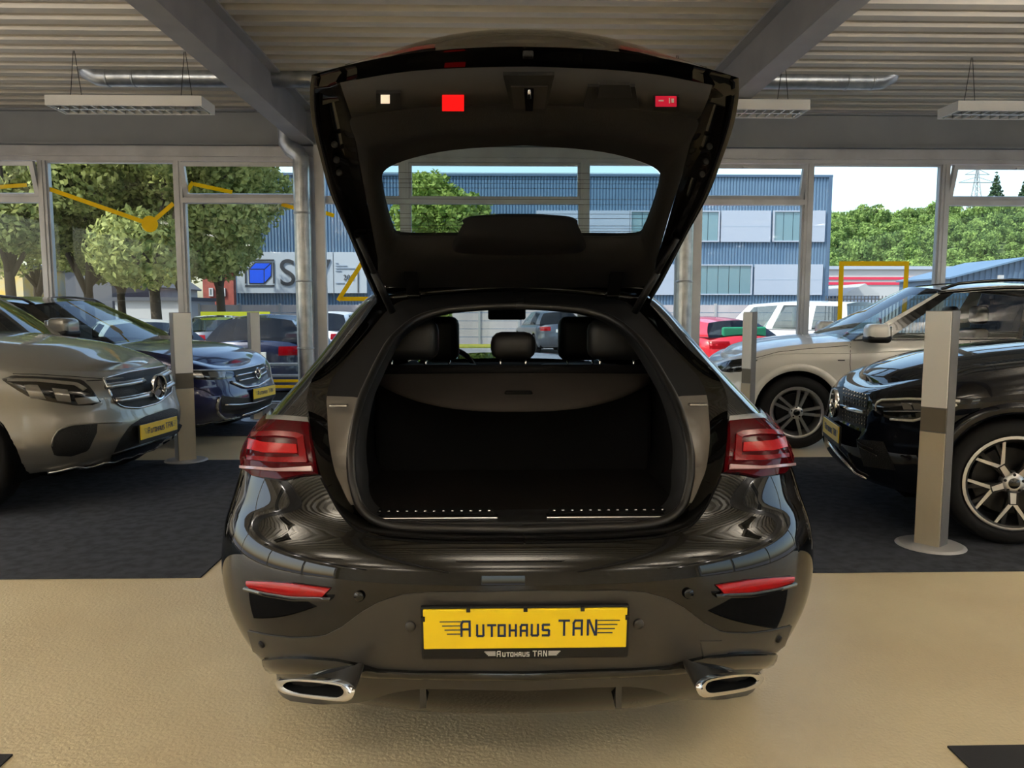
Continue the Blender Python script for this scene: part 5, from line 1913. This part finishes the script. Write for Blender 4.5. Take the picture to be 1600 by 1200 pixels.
# ---- blue corrugated building
YBL = 40.0
xb0, xb1 = at(367, 400, YBL).x, at(1293, 400, YBL).x
zb1 = at(1200, 277, YBL).z
BLD = empty('industrial_building', ((xb0 + xb1) / 2, YBL, GZ), 0, 'blue corrugated metal building with window bands across the yard', 'building')
prof, x = [], xb0
while x < xb1 - .16:
    prof += [(x, YBL), (x + .08, YBL), (x + .10, YBL + .05), (x + .14, YBL + .05)]
    x += .16
prof.append((xb1, YBL))
MB().grid([[Vector((a, b_, z)) for a, b_ in prof] for z in (GZ, zb1)], flip=True).build('cladding', 'clad_blue', BLD, True)
MB().box(xb0, xb1, YBL + .06, YBL + 14, GZ, zb1 - .02).build('hall_body', 'clad_dark', BLD, True)
MB().box(xb0 - .1, xb1 + .1, YBL - .08, YBL + 14, zb1, zb1 + .12).build('roof_edge', 'clad_dark', BLD, True)
MB().box(xb1 - .1, xb1 + .08, YBL - .08, YBL + .1, GZ, zb1).build('corner_strip', 'clad_dark', BLD, True)
def bpanel(u0, u1, v0, v1, kind):
    a, b_ = at(u0, v1, YBL - .1), at(u1, v0, YBL - .1)
    if kind == 'p':
        o = MB().box(a.x, b_.x, YBL - .12, YBL - .02, a.z, b_.z).build('wall_panel', 'panel_white', BLD, True)
        zm = (a.z + b_.z) / 2
        MB().box(a.x, b_.x, YBL - .125, YBL - .115, zm - .02, zm + .02).build('panel_joint', 'panel_frame', o, True)
    else:
        f = MB(); frame_ring(f, a.x, b_.x, a.z, b_.z, .07, YBL - .14, YBL - .02)
        o = f.build('window', 'panel_white', BLD, True)
        n = max(1, round((b_.x - a.x) / .62))
        for k in range(n):
            x0, x1 = a.x + .07 + (b_.x - a.x - .14) * k / n, a.x + .07 + (b_.x - a.x - .14) * (k + 1) / n
            MB().box(x0 + .015, x1 - .015, YBL - .07, YBL - .05, a.z + .07, b_.z - .07).build('pane', 'far_glass', o, True)
for u0, u1, kd in ((838, 918, 'p'), (918, 984, 'p'), (984, 1040, 'w'), (1040, 1072, 'p'), (1072, 1125, 'w'), (1126, 1205, 'p'), (1207, 1257, 'w'), (1258, 1290, 'p')):
    bpanel(u0, u1, 329, 378, kd)
for u0, u1, kd in ((600, 700, 'p'), (702, 800, 'w'), (802, 930, 'p'), (932, 1066, 'p'), (1068, 1176, 'w'), (1178, 1286, 'p')):
    bpanel(u0, u1, 413, 461, kd)
# sign board
ys = YBL - .25
a, b_ = at(371, 458, ys), at(572, 394, ys)
SG = empty('sign_board', ((a.x + b_.x) / 2, ys, a.z), 0, 'white sign board with blue cube logo and large grey letters', 'sign')
xsplit = at(521, 420, ys).x
MB().box(a.x, xsplit - .02, ys, ys + .2, a.z, b_.z).build('board', 'sign_white', SG, True)
MB().box(xsplit + .02, b_.x, ys, ys + .2, a.z, b_.z).build('board', 'sign_white', SG, True)
def sbar(u0, v0, u1, v1, wd, m='sign_ink', nm='logo_bar'):
    p, q = at(u0, v0, ys - .02), at(u1, v1, ys - .02)
    MB().bar(p, q, .03, wd, upv=(q - p).cross(Vector((0, 1, 0))).normalized()).build(nm, m, SG, True)
for l in ((382, 406.5, 428, 406.5), (383, 446.5, 429, 446.5), (383.5, 410, 384, 443), (427.5, 410, 428, 443)):
    sbar(*l, .075)
def spoly(px, m, nm, dy=-.02):
    MB().prism([at(u, v, ys + dy) for u, v in px], (0, .015, 0)).build(nm, m, SG, True)
spoly([(388, 420), (398, 410), (425, 410), (424.5, 432), (413.5, 444), (389, 443.5)], 'sign_ink', 'logo_cube_outline', -.018)
spoly([(390, 421.5), (412, 421.5), (412, 442), (390.5, 442)], 'sign_blue', 'logo_cube_face', -.03)
spoly([(391, 420), (399, 411.5), (422, 411.5), (413, 420)], 'sign_blue', 'logo_cube_face', -.03)
spoly([(413.5, 421.5), (423.5, 412.5), (423, 431), (413.5, 441)], 'sign_blue', 'logo_cube_face', -.03)
rotx = Matrix.Rotation(math.pi / 2, 3, 'X').to_euler()
p = at(436, 446, ys - .03); text_mesh('letter', 'S', 1.92, p, rotx, 'sign_ink', SG, True, .02)
p = at(482, 446, ys - .03); text_mesh('letter', 'V', 1.92, p, rotx, 'sign_ink', SG, True, .02)
p = at(536.5, 437, ys - .03); text_mesh('number_lettering', '200', .36, p, rotx, 'sign_ink', SG, True, .01)
for (u0, u1, v) in ((524.5, 528, 411), (524.5, 542, 415), (524.5, 554, 419), (524.5, 533, 423), (524.5, 538, 442)):
    sbar(u0, v, u1, v, .045, 'panel_frame', 'small_print')
sbar(559.5, 420, 559.5, 457, .05, 'sign_ink', 'board_edge')

# ---- concrete plank wall before the building
YW = 36.0
WAL = empty('boundary_wall', (0, YW, GZ), 0, 'pale concrete plank wall with posts below the blue building', 'wall')
x0w, x1w = at(312, 480, YW).x, at(1300, 480, YW).x
nb_ = 16
plank = None
zt_ = at(800, 476, YW).z
for k in range(nb_ + 1):
    x = x0w + (x1w - x0w) * k / nb_
    MB().box(x - .05, x + .05, YW - .09, YW + .06, GZ, zt_ + .05).build('post', 'concrete_post', WAL, True)
    if k < nb_:
        for j in range(5):
            h_ = (zt_ - GZ) / 5
            z = GZ + j * h_
            if plank is None:
                w_ = (x1w - x0w) / nb_
                plank = MB().box(0.05, w_ - .05, -.03, .03, .012, h_ - .012).build('plank', 'concrete', WAL)
                plank.location = (x - WAL.location.x, 0, z - GZ)
            else:
                o = plank.copy(); COL.objects.link(o)
                o.location = (x - WAL.location.x, 0, z - GZ)
# verge of dry grass
o = MB().box(at(650, 530, 34).x, at(800, 530, 34).x, 33, 35.6, GZ, GZ + .06).build('grass_verge', 'grass')
tag(o, 'strip of yellowing grass before the plank wall', 'grass', kind='stuff')

# ---- houses on the left
def house(name, u0, u1, vt, Y, dep, label, wallm, gable=False, wins=(), doors=()):
    p, q = at(u0, 480, Y), at(u1, 480, Y)
    zt = at((u0 + u1) / 2, vt, Y).z
    root = empty(name, ((p.x + q.x) / 2, Y, GZ), 0, label, 'building')
    MB().box(p.x, q.x, Y, Y + dep, GZ, zt).build('wall', wallm, root, True)
    xm = (p.x + q.x) / 2
    if gable:
        MB().prism([(p.x, Y, zt), (q.x, Y, zt), (xm, Y, zt + (q.x - p.x) * .35)], (0, dep, 0)).build('gable', wallm, root, True)
        for sg, xx in ((-1, p.x), (1, q.x)):
            MB().bar((xx + sg * .25, Y + dep / 2, zt - .15), (xm, Y + dep / 2, zt + (q.x - p.x) * .35 + .06), dep + .5, .12, upv=(0, 0, 1)).build('roof_slope', 'roof_dark', root, True)
    else:
        MB().box(p.x - .15, q.x + .15, Y - .2, Y + dep, zt, zt + .2).build('roof', 'roof_dark', root, True)
    for (a, b_, c, d) in wins:
        P, Q = at(a, d, Y - .05), at(b_, c, Y - .05)
        f = MB(); frame_ring(f, P.x, Q.x, P.z, Q.z, .08, Y - .1, Y + .02)
        w_ = f.build('window', 'render_white', root, True)
        MB().box(P.x + .08, Q.x - .08, Y - .05, Y - .01, P.z + .08, Q.z - .08).build('pane', 'far_glass', w_, True)
    return root
house('house', 198, 240, 446, 54, 8, 'pale grey house with small white framed windows behind the trees', 'render_grey', True, ((203, 209, 455, 468), (221, 227, 455, 468)))
house('barn', 104, 176, 418, 47, 5, 'dark grey barn behind the trees', 'roof_dark', True)
house('brick_house', 318, 366, 425, 49, 8, 'red brick house beside the blue clad building', 'brick', False, ((327, 333, 450, 463), (345, 352, 450, 463)))
house('mural_building', -30, 38, 419, 46, 8, 'low building with a yellow mural on its wall', 'mural', False)
house('house', 40, 66, 424, 55, 8, 'grey house with one bright window left of the barn', 'render_grey', True, ((44, 53, 447, 462),))
house('garage_row', 180, 296, 470, 44, 4, 'low white garage row behind parked cars', 'render_white', False)
# ---- right side: red striped hall, grey shed, tent roof, fence, hill
Y = 85
p, q = at(1285, 480, Y), at(1560, 480, Y)
root = empty('market_hall', ((p.x + q.x) / 2, Y, GZ), 0, 'long white hall with two red stripes below the hill', 'building')
zt = at(1400, 421, Y).z
MB().box(p.x, q.x, Y, Y + 20, GZ, zt).build('wall', 'render_white', root, True)
for v in (435, 443):
    z = at(1400, v, Y).z
    MB().box(p.x, q.x, Y - .1, Y, z - .14, z + .14).build('stripe', 'stripe_red', root, True)
MB().box(p.x - .3, q.x + .3, Y - .3, Y + 20, zt, zt + .35).build('roof', 'panel_white', root, True)
Y = 55
p, q = at(1484, 480, Y), at(1760, 480, Y)
zt = at(1500, 446, Y).z; zr_ = at(1580, 405, Y).z
root = empty('shed', ((p.x + q.x) / 2, Y, GZ), 0, 'grey blue corrugated shed with a gable roof', 'building')
prof, x = [], p.x
xm = (p.x + q.x) / 2 - 1.2
def shz(x): return zt + (zr_ - zt) * (1 - abs(x - xm) / max(xm - p.x, q.x - xm))
while x < q.x:
    prof += [(x, Y), (x + .2, Y), (x + .25, Y + .08), (x + .37, Y + .08)]
    x += .42
MB().grid([[Vector((a, b_, GZ if k == 0 else shz(a))) for a, b_ in prof] for k in (0, 1)], flip=True).build('cladding', 'clad_dark', root, True)
MB().prism([(p.x, Y + .1, GZ), (q.x, Y + .1, GZ), (q.x, Y + .1, shz(q.x)), (xm, Y + .1, zr_), (p.x, Y + .1, shz(p.x))], (0, 7, 0)).build('shed_body', 'clad_dark', root, True)
for e in (p.x - .3, q.x + .3):
    MB().bar((e, Y + 3.4, shz(e)), (xm, Y + 3.4, zr_ + .1), 7.4, .12).build('roof_slope', 'clad_blue', root, True)
z = at(1561, 441, Y).z
MB().box(at(1558, 441, Y).x, at(1564, 441, Y).x, Y - .3, Y, z - .5, z + .5).build('wall_lamp', 'render_white', root, True)
# white gable tent
Y = 45
p, q = at(1312, 480, Y), at(1376, 480, Y)
za = at(1340, 462, Y).z; zb_ = at(1352, 443, Y).z
root = empty('tent', ((p.x + q.x) / 2, Y, GZ), 0, 'white gable tent behind the metal fence', 'tent')
xm = at(1352, 450, Y).x
MB().prism([(p.x, Y, za), (q.x, Y, za), (xm, Y, zb_)], (0, 6, 0)).build('tent_roof', 'render_white', root, True)
MB().box(p.x + .1, q.x - .1, Y + .1, Y + 5.9, GZ, za).build('tent_wall', 'panel_white', root, True)
# bar fence
Y = 33
p, q = at(1290, 480, Y), at(1640, 480, Y)
root = empty('bar_fence', ((p.x + q.x) / 2, Y, GZ), 0, 'grey metal bar fence behind the white car', 'fence')
z0, z1 = GZ, at(1400, 462, Y).z
n = 64
bar_o = None
for k in range(n + 1):
    x = p.x + (q.x - p.x) * k / n
    if bar_o is None:
        bar_o = MB().box(-.018, .018, -.018, .018, 0, z1 - z0).build('fence_bar', 'alu_dark', root)
        o = bar_o
    else:
        o = bar_o.copy(); COL.objects.link(o)
    o.location = (x - root.location.x, 0, 0)
for z in (z0 + .2, z1 - .15):
    MB().box(p.x, q.x, Y - .02, Y + .02, z - .025, z + .025).build('fence_rail', 'alu_dark', root, True)

# hill
def hillz(x, y):
    t = min(max((y - 100) / 170, 0), 1)
    t = t * t * (3 - 2 * t)
    ridge = 26 + 6 * min(max((x - 100) / 60, 0), 2.0) + 1.2 * math.sin(x * .07)
    return GZ + t * ridge
mb = MB()
mb.grid([[Vector((x, y, hillz(x, y))) for x in range(20, 300, 8)] for y in range(96, 420, 9)], flip=False)
mat('undergrowth', hx(84, 104, 56), 0.95, var=(.2, hx(104, 126, 66)), bump=(.6, .8, .5))
struct(mb.build('hillside', 'undergrowth', smooth=True))
HM = []
for k in range(5):
    rs = random.Random(50 + k)
    bl = [(rs.uniform(-1.5, 1.5), rs.uniform(-1.5, 1.5), 4.2 + rs.uniform(-1.8, 2.2), 1.7, 1.7, 1.5) for _ in range(9)]
    HM.append(leaf_cloud(bl, 900, .42, 60 + k))
    HM[-1].materials.append(M['leaf_hill'])
rs = random.Random(5)
cnt = 0
k = 0
spots = [(at(u, 484, 262).x, at(u, 484, 262).y, 1.6) for u in (1545, 1592, 1640)] + [(at(1515, 484, 250).x, at(1515, 484, 250).y, 2.0)]
while cnt < 290 and k < 4000:
    k += 1
    y = 108 + 165 * rs.random() ** 0.8
    u = rs.uniform(1285, 1680)
    p = at(u, 484, y)
    s_ = rs.uniform(.55, .95) * (.72 + y / 500)
    if any((p.x - a) ** 2 + (p.y - b_) ** 2 < (2.6 * (s_ + c_)) ** 2 for a, b_, c_ in spots):
        continue
    spots.append((p.x, p.y, s_))
    o = bpy.data.objects.new('tree', HM[rs.randrange(5)])
    COL.objects.link(o)
    o.location = (p.x, p.y, hillz(p.x, p.y) - 1.2 * s_)
    o.scale = (s_ * rs.uniform(.85, 1.15), s_, s_ * rs.uniform(.85, 1.2))
    o.rotation_euler = (0, 0, rs.uniform(0, 6.28))
    tag(o, 'leafy green tree on the wooded hillside', 'tree', 'trees on the hillside')
    cnt += 1
# conifers on the ridge
for u, h in ((1545, 15), (1592, 13), (1640, 9)):
    p = at(u, 484, 262)
    z = hillz(p.x, p.y)
    bl = []
    for j in range(9):
        f = j / 8
        bl.append((0, 0, h * (.25 + .75 * f), h * .24 * (1 - f) + .25, h * .24 * (1 - f) + .25, h * .07))
    root = empty('conifer', (p.x, p.y, z), 0, 'dark conifer standing up on the hill ridge', 'tree', 'conifers on the ridge')
    fin('foliage', leaf_cloud(bl, 1400, .55, 80 + u), 'leaf_pine', root, smooth=False)
    MB().tube([(0, 0, -1), (0, 0, h * .98)], [.3, .05], 8).build('trunk', 'bark', root)
# lattice pylon
p = at(1515, 484, 250)
zp = hillz(p.x, p.y)
root = empty('pylon', (p.x, p.y, zp), 0, 'steel lattice power pylon on the hill', 'pylon')
H = at(1515, 262, 250).z - zp
mb = MB()
for sx in (-1, 1):
    for sy in (-1, 1):
        mb.tube([(sx * 2.2, sy * 2.2, 0), (sx * .8, sy * .8, H * .6), (sx * .15, sy * .15, H)], .14, 5)
lv = [0, .15, .3, .42, .53, .63, .72, .8, .88, .95]
def wv(f): return 2.2 + (0.8 - 2.2) * f / .6 if f < .6 else .8 + (.15 - .8) * (f - .6) / .4
for a, b_ in zip(lv, lv[1:]):
    for sy in (-1, 1):
        for sg in (-1, 1):
            mb.tube([(sg * wv(a), sy * wv(a), a * H), (-sg * wv(b_), sy * wv(b_), b_ * H)], .08, 4)
mb.build('mast', 'galv', root)
for f, l in ((.74, 6.0), (.88, 4.0)):
    m2 = MB()
    m2.tube([(-l, 0, f * H), (l, 0, f * H)], .14, 5)
    m2.tube([(-l, 0, f * H), (0, 0, f * H + 1.8), (l, 0, f * H)], .1, 5)
    m2.build('cross_arm', 'galv', root)

# ---- parked cars in the yard
def yard_car(u, Y, hd, paint, label, **kw):
    p = at(u, 484, Y)
    k = dict(L=4.4, W=.90, wb=2.65, fo=.85, zb=.28, z0=GZ, hires=False, style='five', wheels=True)
    k.update(kw)
    c = Car('parked_car', (p.x, p.y), hd, paint, label, 'cars parked in the yard', **k)
    # tail lamps, plate and rear wiper on the back
    V = [v.copy() for v in c.bodymb.V]
    bv = BVHTree.FromPolygons([tuple(v) for v in V], c.bodymb.F)
    def onback(x, z):
        h = bv.ray_cast(Vector((x, c.yT - 2, z)), Vector((0, 1, 0)))
        return h[0] if h[0] is not None else Vector((x, c.yT + .1, z))
    zt = c.ztop(c.yT)
    for sg in (-1, 1):
        rows = []
        for z in (zt - .22, zt - .17, zt - .12, zt - .07):
            rows.append([onback(sg * x, z) + Vector((0, -.008, 0)) for x in (.45, .55, .65, .74, .80)])
        MB().grid(rows, flip=(sg > 0)).build('tail_lamp', 'lamp_red', c.root, smooth=True)
    q = onback(0, zt - .22)
    MB().box(-.26, .26, q.y - .03, q.y + .02, q.z - .06, q.z + .06).build('number_plate', 'plate_white', c.root)
    return c
yard_car(436, 15.0, (-.05, 1), 'paint_navy', 'dark blue parked car seen from behind beside the column', zr=1.56, zra=1.5, zrc=1.5, yct=-1.6, yrw=-1.95, rear_glass='privacy_glass')
yard_car(338, 21.0, (-.45, 1), 'paint_grey', 'grey parked car with red tail lamps below the yellow banner', zr=1.5, zra=1.45, zrc=1.45, yct=-1.4, yrw=-1.9, rear_glass='car_glass')
yard_car(205, 14.6, (-.7, 1), 'paint_vanwhite', 'white parked car behind the grey information stand', zr=1.48, zra=1.43, zrc=1.42)
yard_car(528, 22.0, (.1, 1), 'paint_vanwhite', 'white parked car just right of the zinc column', zr=1.6, zra=1.55, zrc=1.55)
yard_car(855, 30.0, (-.2, 1), 'paint_grey', 'dark parked car seen through the boot and windscreen', zr=1.62, zra=1.58, zrc=1.55, yct=-1.6, yrw=-1.95)
yard_car(990, 26.0, (-1, .1), 'paint_vanwhite', 'white parked car partly seen through the boot', zr=1.4, zra=1.35, zrc=1.35)
c = yard_car(1082, 17.0, (-.3, 1), 'paint_red', 'red parked car with a green sheet in its rear window', zr=1.5, zra=1.45, zrc=1.42, yct=-1.55, yrw=-1.95)
MB().rbox(-.5, .5, -1.98, -1.9, 1.06, 1.30, .03).build('green_sheet', 'green_sheet', c.root)
p = at(1225, 484, 19.5)
c = Car('delivery_van', (p.x, p.y), (-.8, 1), 'paint_vanwhite', 'white delivery van parked behind the white car bonnet', 'cars parked in the yard', L=4.3, W=.92, wb=2.7, fo=.8, zb=.3, z0=GZ, hires=False, style='five',
        zr=1.86, zra=1.80, zrc=1.82, xr=.76, yws=1.15, yat=.55, yct=-2.0, yrw=-2.12, wins=[(.08, .34), (.40, .66), (.72, .94)], ztops=[(0, .95), (.06, 1.05), (.2, 1.12), (.4, 1.14), (1, 1.14)], bow=.12, rear_glass='car_glass', glassr='car_glass')
for sg in (-1, 1):
    MB().rbox(sg * .80 - .05, sg * .80 + .05, c.yT + .06, c.yT + .16, 1.0, 1.45, .02).build('tail_lamp', 'lamp_red', c.root)

# yellow banner on posts
p, q = at(314, 500, 25), at(422, 487, 25)
root = empty('banner', ((p.x + q.x) / 2, 25, GZ), 0, 'long yellow banner above the parked cars', 'banner')
MB().box(p.x, q.x, 24.98, 25.0, p.z, q.z).build('cloth', 'banner', root, True)
for x in (p.x + .1, (p.x + q.x) / 2, q.x - .1):
    MB().tube([(x, 25.03, GZ), (x, 25.03, q.z)], .025, 8).build('post', 'galv', root, True)
# low yellow and white rails just outside the glazing
for v, m, nm in ((594, 'yellow', 0), (604, 'yellow', 0)):
    pass
root = empty('guard_rail', (at(455, 600, 11.6).x, 11.6, GZ), 0, 'low guard rail with yellow bars outside the glazing', 'rail')
for v, m in ((569, 'render_white'), (587, 'render_white'), (595, 'yellow'), (604, 'yellow')):
    a, b_ = at(415, v, 11.6), at(492, v, 11.6)
    MB().tube([a, b_], .022, 8).build('rail_bar', m, root, True)
for u in (414, 491):
    a, b_ = at(u, 565, 11.6), at(u, 565, 11.6)
    MB().tube([(a.x, 11.62, GZ), (a.x, 11.62, a.z)], .028, 8).build('rail_post', 'galv', root, True)
